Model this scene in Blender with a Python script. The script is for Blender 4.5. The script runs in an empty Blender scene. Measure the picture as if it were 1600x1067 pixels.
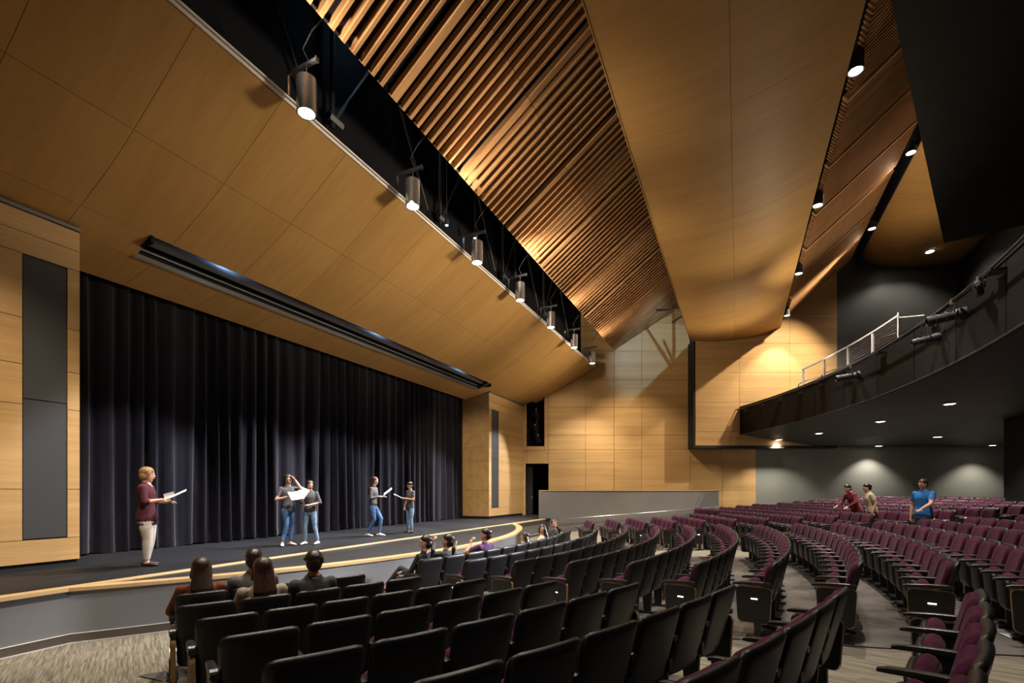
import bpy, bmesh, math, random
import numpy as np
from mathutils import Vector, Matrix, kdtree
random.seed(7)
D = bpy.data
SC = bpy.context.scene
COL = SC.collection
R_ = math.radians

# ------------------------------------------------------------------ camera, world, exposure
# House frame: x runs along the proscenium, y from the house towards the stage, z up; z = 0 is the floor before the stage.
EYE = 2.0
YAW = R_(25.0)
F = Vector((math.cos(YAW), math.sin(YAW), 0))      # direction of view
RT = Vector((math.sin(YAW), -math.cos(YAW), 0))    # to the right of it (the far side wall runs along it)
FPX = 756.0
cam_d = D.cameras.new('camera'); cam = D.objects.new('camera', cam_d); COL.objects.link(cam)
cam.location = (0, 0, EYE); cam.rotation_euler = (R_(90), 0, YAW - R_(90))
cam_d.sensor_width = 36; cam_d.lens = FPX / 1600 * 36; cam_d.shift_y = (767 - 533.5) / 1600
cam_d.clip_start = 0.05; cam_d.clip_end = 200
SC.camera = cam
w = D.worlds.new('world'); SC.world = w; w.use_nodes = True
w.node_tree.nodes['Background'].inputs[0].default_value = (0.75, 0.72, 0.68, 1)
w.node_tree.nodes['Background'].inputs[1].default_value = 0.01
SC.view_settings.view_transform = 'Standard'
SC.view_settings.look = 'None'
SC.view_settings.gamma = 1.0
SC.view_settings.use_curve_mapping = False
SC.view_settings.exposure = EXPOSURE = 1.3

def world_pt(px, py, Z):
    """a point of the photograph at depth Z in front of the lens"""
    return F * Z + RT * ((px - 800) * Z / FPX) + Vector((0, 0, EYE + (767 - py) * Z / FPX))
def proj(p):
    q = Vector(p); Z = q.dot(F)
    if Z < 0.05: return None
    return 800 + FPX * q.dot(RT) / Z, 767 - FPX * (q.z - EYE) / Z, Z

# ------------------------------------------------------------------ lights of the hall, with unseen fills added
WARM = (1.0, 0.80, 0.56); NEUT = (1.0, 0.9, 0.78); COOL = (0.5, 0.72, 1.0); STAGE = (0.93, 0.93, 1.0)
def spot(name, loc, target, watts, deg, blend, col, r=0.06, parent=None):
    l = D.lights.new(name, 'SPOT'); l.energy = watts; l.spot_size = R_(deg); l.spot_blend = blend; l.color = col
    l.shadow_soft_size = r
    o = D.objects.new(name, l); COL.objects.link(o); o.location = loc
    d = Vector(target) - Vector(loc)
    o.rotation_euler = d.to_track_quat('-Z', 'Y').to_euler()
    if parent:
        o.parent = parent; o.matrix_parent_inverse = Matrix.Translation(parent.location).inverted()
    return o
def point(name, loc, watts, col, r=0.1):
    l = D.lights.new(name, 'POINT'); l.energy = watts; l.color = col; l.shadow_soft_size = r
    o = D.objects.new(name, l); COL.objects.link(o); o.location = loc
    return o
P_GAP1, P_GAP2, P_GAP3, P_SOFFIT, P_BALC = 620, 1100, 700, 520, 240
# front light: profile spots on the balcony pipe wash the curtain, the stage and the apron front
def on_pipe(x, h, r=28.1): return (x, 24.0 - math.sqrt(r * r - (x - 12.3) ** 2), EYE + h)
for x, tx, W in ((14.4, 5.2, 4000), (15.8, 7.2, 5200), (17.4, 9.4, 5200), (19.4, 12.0, 3800)):
    spot('front_light', on_pipe(x, 3.25), (tx, 6.2, 0.40), W, 13, 0.9, STAGE, 0.1)
# stage spots hung among the pendants in the ceiling gap, raking down to the left
for x, tx, W, dg in ((9.4, 5.4, 1700, 40), (12.2, 8.2, 2400, 41), (15.0, 11.0, 2400, 41), (17.8, 13.8, 2400, 41), (20.6, 16.6, 2400, 41), (22.6, 19.0, 1400, 38)):
    spot('stage_spot', (x, 6.5, EYE + 6.1), (tx, 10.7, 0.72), W, dg, 0.42, STAGE, 0.07)
# wide fills added at the pipe, without fixtures, to brighten the ceiling sheets
for x, tx, W in ((12.5, 8.0, 1900), (16.5, 13.5, 2300), (21.5, 20.0, 1800)):
    spot('ceiling_fill', on_pipe(x, 4.35, 28.0), (tx, 8.0, EYE + 6.7), W, 40, 0.9, (1.0, 0.84, 0.62), 0.9)
spot('sheet_fill', on_pipe(24.5, 4.4, 27.8), (23.5, 0.4, EYE + 7.8), 200, 95, 0.9, (1.0, 0.82, 0.58), 0.4)  # both sheet lamps are added fill for the hanging sheet, no fixture
spot('sheet_fill', on_pipe(20.0, 4.4, 27.8), (14.0, 0.8, EYE + 7.7), 300, 95, 0.9, (1.0, 0.82, 0.58), 0.4)
# fill added in the gap to brighten the far pier
spot('side_fill', (8.4, 6.3, EYE + 6.2), (19.6, 11.0, 2.4), 1500, 30, 0.7, WARM, 0.08)
spot('box_wash', (25.6, -5.3, EYE + 11.2), (27.6, -1.4, EYE + 3.4), 2200, 70, 0.7, WARM, 0.08)
# wall washers in the ceiling gap
for k, (x, y, z, tx, ty, tz, W, dg) in enumerate((
        (20.2, 6.2, EYE + 6.9, 24.4, 8.2, EYE + 1.0, 265, 74),
        (21.5, 5.2, EYE + 7.2, 25.8, 4.6, EYE + 1.2, 680, 66))):
    spot('wall_wash', (x, y, z), (tx, ty, tz), W, dg, 0.8, WARM, 0.15)
# cold spill above the hanging sheet
spot('void_spill', (19.5, 0.9, EYE + 9.3), (25.6, 3.4, EYE + 7.2), 560, 42, 0.6, (0.42, 0.70, 1.0), 0.05)
point('void_blue', (8.0, 6.9, EYE + 9.8), 4, COOL, 0.2)
# lamps added in the gap, without fixtures, to brighten the slats
for x, W in ((5.4, 150), (9.6, 250), (13.6, 170), (18.0, 170), (22.2, 140)):
    spot('slat_graze', (x, 6.45, EYE + 6.75), (x + 0.5, 4.2, EYE + 8.7), W, 95, 0.9, (1.0, 0.78, 0.56), 0.08)
spot('slat_side', (1.6, 5.6, EYE + 6.6), (14.0, 4.4, EYE + 8.8), 700, 46, 0.9, (1.0, 0.82, 0.62), 0.15)
spot('slat_side', (12.0, 5.9, EYE + 6.7), (23.0, 4.6, EYE + 8.7), 500, 50, 0.9, (1.0, 0.82, 0.62), 0.15)
for x, W in ((22.3, 26), (27.4, 20)):
    spot('slat_graze_rear', (x - 1.5, -5.1, EYE + 11.0), (x - 2.6, -3.4, EYE + 10.0), W, 110, 0.8, (1.0, 0.82, 0.6), 0.05)
# unseen house lamps, added to brighten the near stalls and aisle
for x, y in ((3.0, -3.4), (8.0, -3.6), (2.0, 4.4), (8.6, 3.4), (5.6, -0.6)):
    spot('house_fill', (x, y, EYE + 7.0), (x, y, 0), 330, 110, 0.6, NEUT, 0.15)
spot('pier_wash', (3.2, 5.0, EYE + 5.6), (2.6, 10.3, EYE - 0.4), 560, 56, 0.7, WARM, 0.1)
spot('balcony_fill', (24.0, -7.0, EYE + 6.2), (22.5, -7.6, EYE + 11.5), 220, 120, 0.8, WARM, 0.1)  # unseen lamp added to lift the high balcony ceiling
for x in (7.0, 12.0, 17.0): point('slot_glow', (x, 9.97, EYE + 5.0), 5, (0.35, 0.6, 1.0), 0.05)  # blue points added to tint the inside of the slot
spot('slat_fill', on_pipe(21.5, 4.4, 27.9), (20.0, -3.4, EYE + 10.0), 420, 75, 0.9, (1.0, 0.82, 0.58), 0.3)  # fill added by the pipe to raise the rear slats


# ------------------------------------------------------------------ materials
MATS = {}
def nmat(name, col, rough=0.6, metal=0.0, spec=0.5, sheen=0.0, emit=None, estr=0.0):
    m = D.materials.new(name); m.use_nodes = True
    b = m.node_tree.nodes['Principled BSDF']
    b.inputs['Base Color'].default_value = (*col, 1); b.inputs['Roughness'].default_value = rough
    b.inputs['Metallic'].default_value = metal; b.inputs['Specular IOR Level'].default_value = spec
    if sheen:
        b.inputs['Sheen Weight'].default_value = sheen
        b.inputs['Sheen Roughness'].default_value = 0.4
    if emit:
        b.inputs['Emission Color'].default_value = (*emit, 1); b.inputs['Emission Strength'].default_value = estr
    MATS[name] = m
    return m
def nodes(m):
    return m.node_tree.nodes, m.node_tree.links, m.node_tree.nodes['Principled BSDF']
def noisy(name, c1, c2, scale, rough=0.6, bump=0.0, stretch=(1, 1, 1), detail=4, rand=0.0, spec=0.5, sheen=0.0, metal=0.0, coat=0.0):
    """two-tone noise material in object space, optionally stretched into a grain, with a tint for each piece"""
    m = nmat(name, c1, rough, metal, spec, sheen)
    N, L, b = nodes(m)
    tc = N.new('ShaderNodeTexCoord'); mp = N.new('ShaderNodeMapping'); nz = N.new('ShaderNodeTexNoise')
    mp.inputs['Scale'].default_value = stretch
    nz.inputs['Scale'].default_value = scale; nz.inputs['Detail'].default_value = detail
    L.new(tc.outputs['Object'], mp.inputs['Vector']); L.new(mp.outputs[0], nz.inputs['Vector'])
    r = N.new('ShaderNodeValToRGB'); r.color_ramp.elements[0].position = 0.32; r.color_ramp.elements[1].position = 0.68
    r.color_ramp.elements[0].color = (*c1, 1); r.color_ramp.elements[1].color = (*c2, 1)
    L.new(nz.outputs['Fac'], r.inputs['Fac'])
    out = r.outputs['Color']
    if rand:
        oi = N.new('ShaderNodeObjectInfo'); mr = N.new('ShaderNodeMapRange'); hs = N.new('ShaderNodeHueSaturation')
        mr.inputs['To Min'].default_value = 1 - rand; mr.inputs['To Max'].default_value = 1 + rand
        L.new(oi.outputs['Random'], mr.inputs['Value']); L.new(mr.outputs[0], hs.inputs['Value']); L.new(out, hs.inputs['Color'])
        out = hs.outputs['Color']
    L.new(out, b.inputs['Base Color'])
    if bump:
        bp = N.new('ShaderNodeBump'); bp.inputs['Strength'].default_value = bump; bp.inputs['Distance'].default_value = 0.01
        L.new(nz.outputs['Fac'], bp.inputs['Height']); L.new(bp.outputs[0], b.inputs['Normal'])
    if coat: b.inputs['Coat Weight'].default_value = coat
    return m
def grain(name, ca, cb, along, rough=0.42, rand=0.05):
    """veneer: fine streaks along one direction plus broad soft figure"""
    m = nmat(name, ca, rough, 0, 0.22)
    N, L, b = nodes(m)
    tc = N.new('ShaderNodeTexCoord'); mp = N.new('ShaderNodeMapping'); mp.vector_type = 'TEXTURE'
    ang, sl, sc, sh = along            # rotation about z, stretch along, across, in height
    mp.inputs['Rotation'].default_value = (0, 0, ang)
    mp.inputs['Scale'].default_value = (sl, sc, sh)
    L.new(tc.outputs['Object'], mp.inputs['Vector'])
    n1 = N.new('ShaderNodeTexNoise'); n1.inputs['Scale'].default_value = 1.0; n1.inputs['Detail'].default_value = 5; n1.inputs['Roughness'].default_value = 0.65
    n2 = N.new('ShaderNodeTexNoise'); n2.inputs['Scale'].default_value = 0.18; n2.inputs['Detail'].default_value = 2
    L.new(mp.outputs[0], n1.inputs['Vector']); L.new(mp.outputs[0], n2.inputs['Vector'])
    mx = N.new('ShaderNodeMath'); mx.operation = 'ADD'; L.new(n1.outputs['Fac'], mx.inputs[0]); L.new(n2.outputs['Fac'], mx.inputs[1])
    r = N.new('ShaderNodeValToRGB'); r.color_ramp.elements[0].position = 0.75; r.color_ramp.elements[1].position = 1.25
    hv = N.new('ShaderNodeMath'); hv.operation = 'MULTIPLY'; hv.inputs[1].default_value = 0.5
    L.new(mx.outputs[0], hv.inputs[0])
    r.color_ramp.elements[0].position = 0.36; r.color_ramp.elements[1].position = 0.64
    r.color_ramp.elements[0].color = (*ca, 1); r.color_ramp.elements[1].color = (*cb, 1)
    L.new(hv.outputs[0], r.inputs['Fac'])
    oi = N.new('ShaderNodeObjectInfo'); mr = N.new('ShaderNodeMapRange'); hs = N.new('ShaderNodeHueSaturation')
    mr.inputs['To Min'].default_value = 1 - rand; mr.inputs['To Max'].default_value = 1 + rand
    L.new(oi.outputs['Random'], mr.inputs['Value']); L.new(mr.outputs[0], hs.inputs['Value']); L.new(r.outputs[0], hs.inputs['Color'])
    L.new(hs.outputs[0], b.inputs['Base Color'])
    return m
# maple veneer: wall panels (grain along the wall), ceiling sheets and slats (grain towards the stage)
grain('veneer_wall', (0.40, 0.245, 0.098), (0.53, 0.345, 0.155), (-R_(65), 1.6, 0.05, 0.05), 0.42, 0.05)
grain('veneer_pier', (0.40, 0.245, 0.098), (0.53, 0.345, 0.155), (0, 1.6, 0.05, 0.05), 0.42, 0.05)
grain('veneer_ceiling', (0.36, 0.20, 0.062), (0.43, 0.25, 0.085), (R_(90), 1.2, 0.10, 0.5), 0.58, 0.03)
grain('slat_wood', (0.36, 0.19, 0.082), (0.50, 0.29, 0.135), (R_(90), 1.5, 0.03, 0.3), 0.75, 0.12)
grain('nosing_wood', (0.50, 0.34, 0.17), (0.62, 0.44, 0.23), (0, 1.0, 0.06, 0.06), 0.45, 0.04)
noisy('black_paint', (0.011, 0.011, 0.013), (0.016, 0.016, 0.018), 1.5, 0.62, spec=0.3)
noisy('void_black', (0.004, 0.004, 0.006), (0.006, 0.006, 0.009), 0.6, 0.8, spec=0.15)
noisy('fascia_paint', (0.007, 0.007, 0.008), (0.010, 0.0098, 0.011), 2.0, 0.6, spec=0.12)
noisy('soffit_paint', (0.022, 0.0215, 0.018), (0.03, 0.029, 0.024), 0.8, 0.55, spec=0.12)
noisy('charcoal_paint', (0.06, 0.06, 0.058), (0.075, 0.075, 0.072), 0.8, 0.4, spec=0.4)
noisy('slate_paint', (0.15, 0.153, 0.135), (0.175, 0.178, 0.158), 0.7, 0.6)
noisy('apron_paint', (0.17, 0.17, 0.172), (0.195, 0.195, 0.2), 0.9, 0.55)
noisy('halfwall_paint', (0.20, 0.19, 0.185), (0.225, 0.215, 0.21), 0.9, 0.55)
noisy('base_vinyl', (0.085, 0.068, 0.053), (0.10, 0.08, 0.062), 3, 0.5)
noisy('speaker_grille', (0.030, 0.031, 0.034), (0.040, 0.041, 0.045), 300, 0.75, 0.2)
noisy('stage_floor', (0.007, 0.007, 0.008), (0.018, 0.018, 0.0195), 3.5, 0.6, 0.1, (1, 6, 1), 8, spec=0.2)
noisy('apron_floor', (0.012, 0.012, 0.013), (0.021, 0.021, 0.023), 5, 0.7, 0.1, (1, 3, 1), 8)
noisy('concrete', (0.10, 0.092, 0.085), (0.27, 0.245, 0.225), 1.6, 0.26, 0.12, (1, 1, 1), 9, spec=0.5)
noisy('velvet', (0.0072, 0.0065, 0.0105), (0.0125, 0.011, 0.017), 7, 0.85, 0.2, (1, 1, 0.2), 4, sheen=0.3, spec=0.1)
noisy('seat_purple', (0.046, 0.0085, 0.025), (0.090, 0.019, 0.049), 26, 0.9, 0.15, (1, 1, 1), 5, 0.2, 0.08, 0.06)
noisy('seat_black', (0.0085, 0.0085, 0.009), (0.0115, 0.0115, 0.012), 60, 0.40, 0.1, spec=0.42)
noisy('arm_black', (0.016, 0.016, 0.017), (0.021, 0.021, 0.022), 90, 0.33, 0.1, spec=0.5)
noisy('frame_black', (0.010, 0.010, 0.011), (0.014, 0.014, 0.015), 40, 0.45)
noisy('plywood_edge', (0.30, 0.175, 0.06), (0.40, 0.24, 0.085), 60, 0.5, 0, (1, 1, 6))
noisy('steel', (0.60, 0.60, 0.62), (0.68, 0.68, 0.70), 60, 0.27, 0, (1, 1, 0.05), metal=0.9)
noisy('dark_steel', (0.035, 0.035, 0.038), (0.05, 0.05, 0.055), 30, 0.45, metal=0.4)
noisy('truss_steel', (0.028, 0.030, 0.036), (0.04, 0.043, 0.05), 10, 0.5, metal=0.3)
noisy('edge_metal', (0.80, 0.77, 0.74), (0.86, 0.83, 0.80), 20, 0.4, metal=0.0)
noisy('rail_white', (0.58, 0.57, 0.54), (0.64, 0.63, 0.60), 15, 0.42)
noisy('paper', (0.56, 0.57, 0.59), (0.62, 0.63, 0.65), 30, 0.8)
noisy('slot_steel', (0.10, 0.105, 0.115), (0.16, 0.165, 0.18), 3, 0.5, 0, (0.3, 3, 3), metal=0.2)
nmat('lens_glow', (1, 1, 1), 0.4, emit=(1.0, 0.96, 0.9), estr=14.0)
nmat('lens_warm', (1, 1, 1), 0.4, emit=(1.0, 0.9, 0.75), estr=9.0)
nmat('aisle_glow', (1, 1, 1), 0.4, emit=(1.0, 0.9, 0.68), estr=3.5)
nmat('blue_glow', (0.2, 0.5, 1), 0.4, emit=(0.25, 0.55, 1.0), estr=3.0)
nmat('lamp_glass', (0.05, 0.06, 0.07), 0.08, 0, 0.8)

def carpet_mat():
    m = nmat('carpet', (0.3, 0.27, 0.2), 0.95, 0, 0.1)
    N, L, b = nodes(m)
    tc = N.new('ShaderNodeTexCoord')
    mp = N.new('ShaderNodeMapping'); mp.inputs['Rotation'].default_value = (0, 0, R_(27)); L.new(tc.outputs['Object'], mp.inputs['Vector'])
    dv = N.new('ShaderNodeVectorMath'); dv.operation = 'DIVIDE'; dv.inputs[1].default_value = (0.5, 0.5, 1); L.new(mp.outputs[0], dv.inputs[0])
    fl = N.new('ShaderNodeVectorMath'); fl.operation = 'FLOOR'; L.new(dv.outputs[0], fl.inputs[0])
    wn = N.new('ShaderNodeTexWhiteNoise'); L.new(fl.outputs[0], wn.inputs['Vector'])
    sc = N.new('ShaderNodeVectorMath'); sc.operation = 'SCALE'; sc.inputs['Scale'].default_value = 9.0; L.new(wn.outputs['Color'], sc.inputs[0])
    ad = N.new('ShaderNodeVectorMath'); ad.operation = 'ADD'; L.new(mp.outputs[0], ad.inputs[0]); L.new(sc.outputs[0], ad.inputs[1])
    st = N.new('ShaderNodeVectorMath'); st.operation = 'MULTIPLY'; st.inputs[1].default_value = (46, 2.2, 1); L.new(ad.outputs[0], st.inputs[0])
    nz = N.new('ShaderNodeTexNoise'); nz.inputs['Scale'].default_value = 1.0; nz.inputs['Detail'].default_value = 3; L.new(st.outputs[0], nz.inputs['Vector'])
    r = N.new('ShaderNodeValToRGB'); r.color_ramp.elements[0].position = 0.36; r.color_ramp.elements[1].position = 0.64
    r.color_ramp.elements[0].color = (0.14, 0.122, 0.092, 1); r.color_ramp.elements[1].color = (0.30, 0.272, 0.21, 1)
    L.new(nz.outputs['Fac'], r.inputs['Fac']); L.new(r.outputs[0], b.inputs['Base Color'])
    bp = N.new('ShaderNodeBump'); bp.inputs['Strength'].default_value = 0.3; bp.inputs['Distance'].default_value = 0.004
    L.new(nz.outputs['Fac'], bp.inputs['Height']); L.new(bp.outputs[0], b.inputs['Normal'])
carpet_mat()

# ------------------------------------------------------------------ mesh helpers
def link(name, me, parent=None, mat=None):
    o = D.objects.new(name, me); COL.objects.link(o)
    if mat and me and not me.materials: me.materials.append(MATS[mat])
    if parent is not None: o.parent = parent
    return o
def tag(o, label=None, cat=None, group=None, kind=None):
    if label: o['label'] = label
    if cat: o['category'] = cat
    if group: o['group'] = group
    if kind: o['kind'] = kind
    return o
def empty(name, loc=(0, 0, 0), rz=0.0):
    o = D.objects.new(name, None); COL.objects.link(o); o.location = loc; o.rotation_euler = (0, 0, rz)
    o.empty_display_size = 0.1
    return o
class MB:
    """collects shapes for one mesh"""
    def __init__(s): s.v = []; s.f = []; s.m = []
    def add(s, vs, fs, mi=0):
        n = len(s.v); s.v += [tuple(v) for v in vs]; s.f += [[i + n for i in f] for f in fs]; s.m += [mi] * len(fs); return s
    def hexa(s, p, mi=0):
        """8 points: bottom ring of four, top ring of four"""
        return s.add(p, [(3, 2, 1, 0), (4, 5, 6, 7), (0, 1, 5, 4), (1, 2, 6, 5), (2, 3, 7, 6), (3, 0, 4, 7)], mi)
    def box(s, c, d, M=None, mi=0):
        hx, hy, hz = d[0] / 2, d[1] / 2, d[2] / 2
        p = [Vector((sx * hx, sy * hy, sz * hz)) for sz in (-1, 1) for sx, sy in ((-1, -1), (1, -1), (1, 1), (-1, 1))]
        p = [(M @ q if M else q) + Vector(c) for q in p]
        return s.hexa(p, mi)
    def tube(s, pts, r, n=8, mi=0, caps=True):
        pts = [Vector(p) for p in pts]
        rs = r if isinstance(r, (list, tuple)) else [r] * len(pts)
        rings = []
        up = Vector((0, 0, 1))
        for i, p in enumerate(pts):
            t = (pts[min(i + 1, len(pts) - 1)] - pts[max(i - 1, 0)]).normalized()
            a = t.cross(up)
            if a.length < 1e-3: a = t.cross(Vector((1, 0, 0)))
            a.normalize(); b = t.cross(a).normalized()
            rings.append([p + (a * math.cos(2 * math.pi * k / n) + b * math.sin(2 * math.pi * k / n)) * rs[i] for k in range(n)])
        vs = [q for g in rings for q in g]; fs = []
        for i in range(len(rings) - 1):
            for k in range(n):
                k2 = (k + 1) % n
                fs.append((i * n + k, i * n + k2, (i + 1) * n + k2, (i + 1) * n + k))
        if caps:
            fs.append(tuple(range(n))[::-1]); fs.append(tuple((len(rings) - 1) * n + k for k in range(n)))
        return s.add(vs, fs, mi)
    def lathe(s, prof, c, axis=(0, 0, 1), n=16, mi=0):
        ax = Vector(axis).normalized(); a = ax.orthogonal().normalized(); b = ax.cross(a)
        vs = []; fs = []
        for r, h in prof:
            for k in range(n):
                t = 2 * math.pi * k / n
                vs.append(Vector(c) + ax * h + (a * math.cos(t) + b * math.sin(t)) * r)
        for i in range(len(prof) - 1):
            for k in range(n):
                k2 = (k + 1) % n
                fs.append((i * n + k, i * n + k2, (i + 1) * n + k2, (i + 1) * n + k))
        if prof[0][0] > 1e-4: fs.append(tuple(range(n))[::-1])
        if prof[-1][0] > 1e-4: fs.append(tuple((len(prof) - 1) * n + k for k in range(n)))
        return s.add(vs, fs, mi)
    def ell(s, c, r, n=12, m=8, M=None, mi=0):
        vs = []; fs = []
        for i in range(m + 1):
            th = math.pi * i / m
            for k in range(n):
                ph = 2 * math.pi * k / n
                q = Vector((r[0] * math.sin(th) * math.cos(ph), r[1] * math.sin(th) * math.sin(ph), -r[2] * math.cos(th)))
                vs.append((M @ q if M else q) + Vector(c))
        for i in range(m):
            for k in range(n):
                k2 = (k + 1) % n
                fs.append((i * n + k, i * n + k2, (i + 1) * n + k2, (i + 1) * n + k))
        return s.add(vs, fs, mi)
    def mesh(s, name, mats, smooth=False, merge=0.0):
        me = D.meshes.new(name); me.from_pydata(s.v, [], s.f)
        for k in (mats if isinstance(mats, (list, tuple)) else [mats]): me.materials.append(MATS[k])
        if any(s.m): me.polygons.foreach_set('material_index', s.m)
        if merge:
            bm = bmesh.new(); bm.from_mesh(me); bmesh.ops.remove_doubles(bm, verts=bm.verts, dist=merge); bm.to_mesh(me); bm.free()
        if smooth:
            me.polygons.foreach_set('use_smooth', [True] * len(me.polygons))
            if smooth == 'auto': me.set_sharp_from_angle(angle=R_(38))
        me.update()
        return me
    def build(s, name, mats, parent=None, smooth=False, merge=0.0):
        return link(name, s.mesh(name, mats, smooth, merge), parent)
def cut(o, co, no):
    """cut a mesh off beyond a plane and close it"""
    bm = bmesh.new(); bm.from_mesh(o.data)
    r = bmesh.ops.bisect_plane(bm, geom=bm.verts[:] + bm.edges[:] + bm.faces[:], plane_co=co, plane_no=no, clear_outer=True)
    ed = [e for e in r['geom_cut'] if isinstance(e, bmesh.types.BMEdge)]
    if ed:
        try: bmesh.ops.holes_fill(bm, edges=bm.edges[:], sides=0)
        except Exception: pass
    n = len(bm.faces); bm.to_mesh(o.data); bm.free()
    return n
def bevel_mesh(me, wd, seg=2):
    bm = bmesh.new(); bm.from_mesh(me)
    bmesh.ops.bevel(bm, geom=bm.edges[:], offset=wd, segments=seg, affect='EDGES', profile=0.5)
    bm.to_mesh(me); bm.free()
    me.polygons.foreach_set('use_smooth', [True] * len(me.polygons)); me.set_sharp_from_angle(angle=R_(40))
    return me
NUM = ['first', 'second', 'third', 'fourth', 'fifth', 'sixth', 'seventh', 'eighth', 'ninth', 'tenth', 'eleventh', 'twelfth', 'thirteenth',
       'fourteenth', 'fifteenth', 'sixteenth', 'seventeenth', 'eighteenth', 'nineteenth', 'twentieth', '21st', '22nd', '23rd', '24th',
       '25th', '26th', '27th', '28th', '29th', '30th']

# ================================================================== THE SETTING
CX, CY, R1, DR = 10.3, 17.7, 13.66, 0.81           # centre of the seat arcs, radius of the first row, row spacing
STZ = 0.72                                        # stage height
ZW, ZB = 25.7, 24.9                               # depth of the far side wall, and of the box that stands out of it
def floor_z(r):
    i = min(max(0.0, (r - R1) / DR), 16.0)
    return 0.036 * i + 0.0012 * i * i
def fz(x, y): return floor_z(math.hypot(x - CX, y - CY))
def arc_y(r, x): return CY - math.sqrt(max(r * r - (x - CX) ** 2, 0.01))
WALL_CUT = (F * (ZW - 0.03), F)

# ---- floor: carpet everywhere, bare concrete under the seat blocks
mb = MB(); xs = np.arange(-3, 34.01, 0.5); ys = np.arange(-13, 8.01, 0.5)
mb.add([(x, y, fz(x, y)) for y in ys for x in xs],
       [(j * len(xs) + i, j * len(xs) + i + 1, (j + 1) * len(xs) + i + 1, (j + 1) * len(xs) + i) for j in range(len(ys) - 1) for i in range(len(xs) - 1)])
fl = mb.build('floor', 'carpet', smooth=True); tag(fl, kind='structure', label='beige striped carpet floor sloping down to the stage')
LEFT_EDGE = {1: 3.0, 2: 2.6, 3: 2.3, 4: 1.98, 5: 1.7, 6: 1.2, 7: 1.0, 8: 2.15}
LEFT_N = {1: 4, 2: 5, 3: 6, 4: 6, 5: 6, 6: 7, 7: 7, 8: 5}
A0, A1, A2, A3 = 4.86, 6.33, 14.28, 15.75          # edges of the two aisles
def left_x(i): return LEFT_EDGE.get(int(round(max(1, min(8, i)))), 2.3)
def right_x(i, r):
    if i < 8.5: return 20.6 - LEFT_EDGE.get(int(round(max(1, min(7, i)))), 1.2)
    return 33
def patch(name, i0, i1, xa, xb, nx=40):
    """a seat-row strip of concrete between two arcs"""
    mb = MB(); n = int((i1 - i0) * 2) + 1; vs = []
    for k in range(n + 1):
        i = i0 + (i1 - i0) * k / n; r = R1 + DR * i
        a = xa(i); b = xb(i, r)
        for j in range(nx + 1):
            x = a + (b - a) * j / nx
            x = min(x, CX + r * 0.985)
            y = arc_y(r, x)
            vs.append((x, y, fz(x, y) + 0.012))
    mb.add(vs, [(k * (nx + 1) + j, k * (nx + 1) + j + 1, (k + 1) * (nx + 1) + j + 1, (k + 1) * (nx + 1) + j) for k in range(n) for j in range(nx)])
    o = mb.build(name, 'concrete', fl, smooth=True)
    cut(o, *WALL_CUT)
    return o
patch('concrete_floor', 0.35, 8.5, lambda i: left_x(i + 0.3), lambda i, r: A0, 10)
patch('concrete_floor', -0.75, 16.5, lambda i: A1, lambda i, r: A2, 30)
patch('concrete_floor', 0.25, 8.4, lambda i: A3, right_x, 16)
patch('concrete_floor', 8.4, 26, lambda i: A3, right_x, 40)

# ---- stage: deck, thrust apron, wooden nosings, painted front
st = MB()
AR = 12.0; YS = 7.95
xa, xb = CX - math.sqrt(AR * AR - (CY - YS) ** 2), CX + math.sqrt(AR * AR - (CY - YS) ** 2)
st.box((11.0, (YS + 13.5) / 2, STZ - 0.06), (27.0, 13.5 - YS, 0.12))
deck = st.build('floor_stage', 'stage_floor'); tag(deck, kind='structure', label='dark grey stage floor in front of the curtain')
cut(deck, *WALL_CUT)
n = 64
arc = [(x, arc_y(AR, x)) for x in np.linspace(xa, xb, n)]
m = MB()
vs = []
for x, y in arc: vs += [(x, y, STZ), (x, YS, STZ)]
m.add(vs, [(2 * i, 2 * i + 2, 2 * i + 3, 2 * i + 1) for i in range(n - 1)])
ap = m.build('floor_apron', 'apron_floor'); tag(ap, kind='structure', label='curved dark apron floor in front of the stage line')
def strip(name, pts_in, pts_out, z0, z1, mat, parent=None):
    """a solid ribbon between two polylines"""
    m = MB(); k = len(pts_in)
    vs = []
    for (a, b), (c, d) in zip(pts_in, pts_out): vs += [(a, b, z0), (c, d, z0), (c, d, z1), (a, b, z1)]
    fs = []
    for i in range(k - 1):
        for q in range(4):
            q2 = (q + 1) % 4
            fs.append((4 * i + q, 4 * i + q2, 4 * i + 4 + q2, 4 * i + 4 + q))
    fs += [(0, 1, 2, 3)[::-1], tuple(4 * (k - 1) + q for q in range(4))]
    m.add(vs, fs)
    return m.build(name, mat, parent, smooth='auto')
def off(pts, r):  # arc points moved outwards to radius r
    return [(CX + (x - CX) * r / math.hypot(x - CX, y - CY), CY + (y - CY) * r / math.hypot(x - CX, y - CY)) for x, y in pts]
nz = strip('trim_1', off(arc, AR - 0.17), off(arc, AR + 0.045), STZ - 0.035, STZ + 0.012, 'nosing_wood')
tag(nz, kind='structure', label='curved pale wood nosing along the apron edge')
ln = [(x, YS) for x in np.linspace(-2.5, 20.6, 24)]
o = strip('trim_2', [(x, y + 0.15) for x, y in ln], [(x, y - 0.035) for x, y in ln], STZ - 0.035, STZ + 0.014, 'nosing_wood')
tag(o, kind='structure', label='straight pale wood strip along the stage line')
front = [(x, y) for x, y in [(-2.5, YS), (0.5, YS)] + arc + [(20.6, YS)]]
def inner(pts, d):  # a polyline pushed towards the stage
    return [(x, y + d) for x, y in pts]
aw = strip('wall_apron', inner(front, 0.10), front, 0.0, STZ - 0.03, 'apron_paint'); tag(aw, kind='structure', label='grey painted front wall of the stage')
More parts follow.
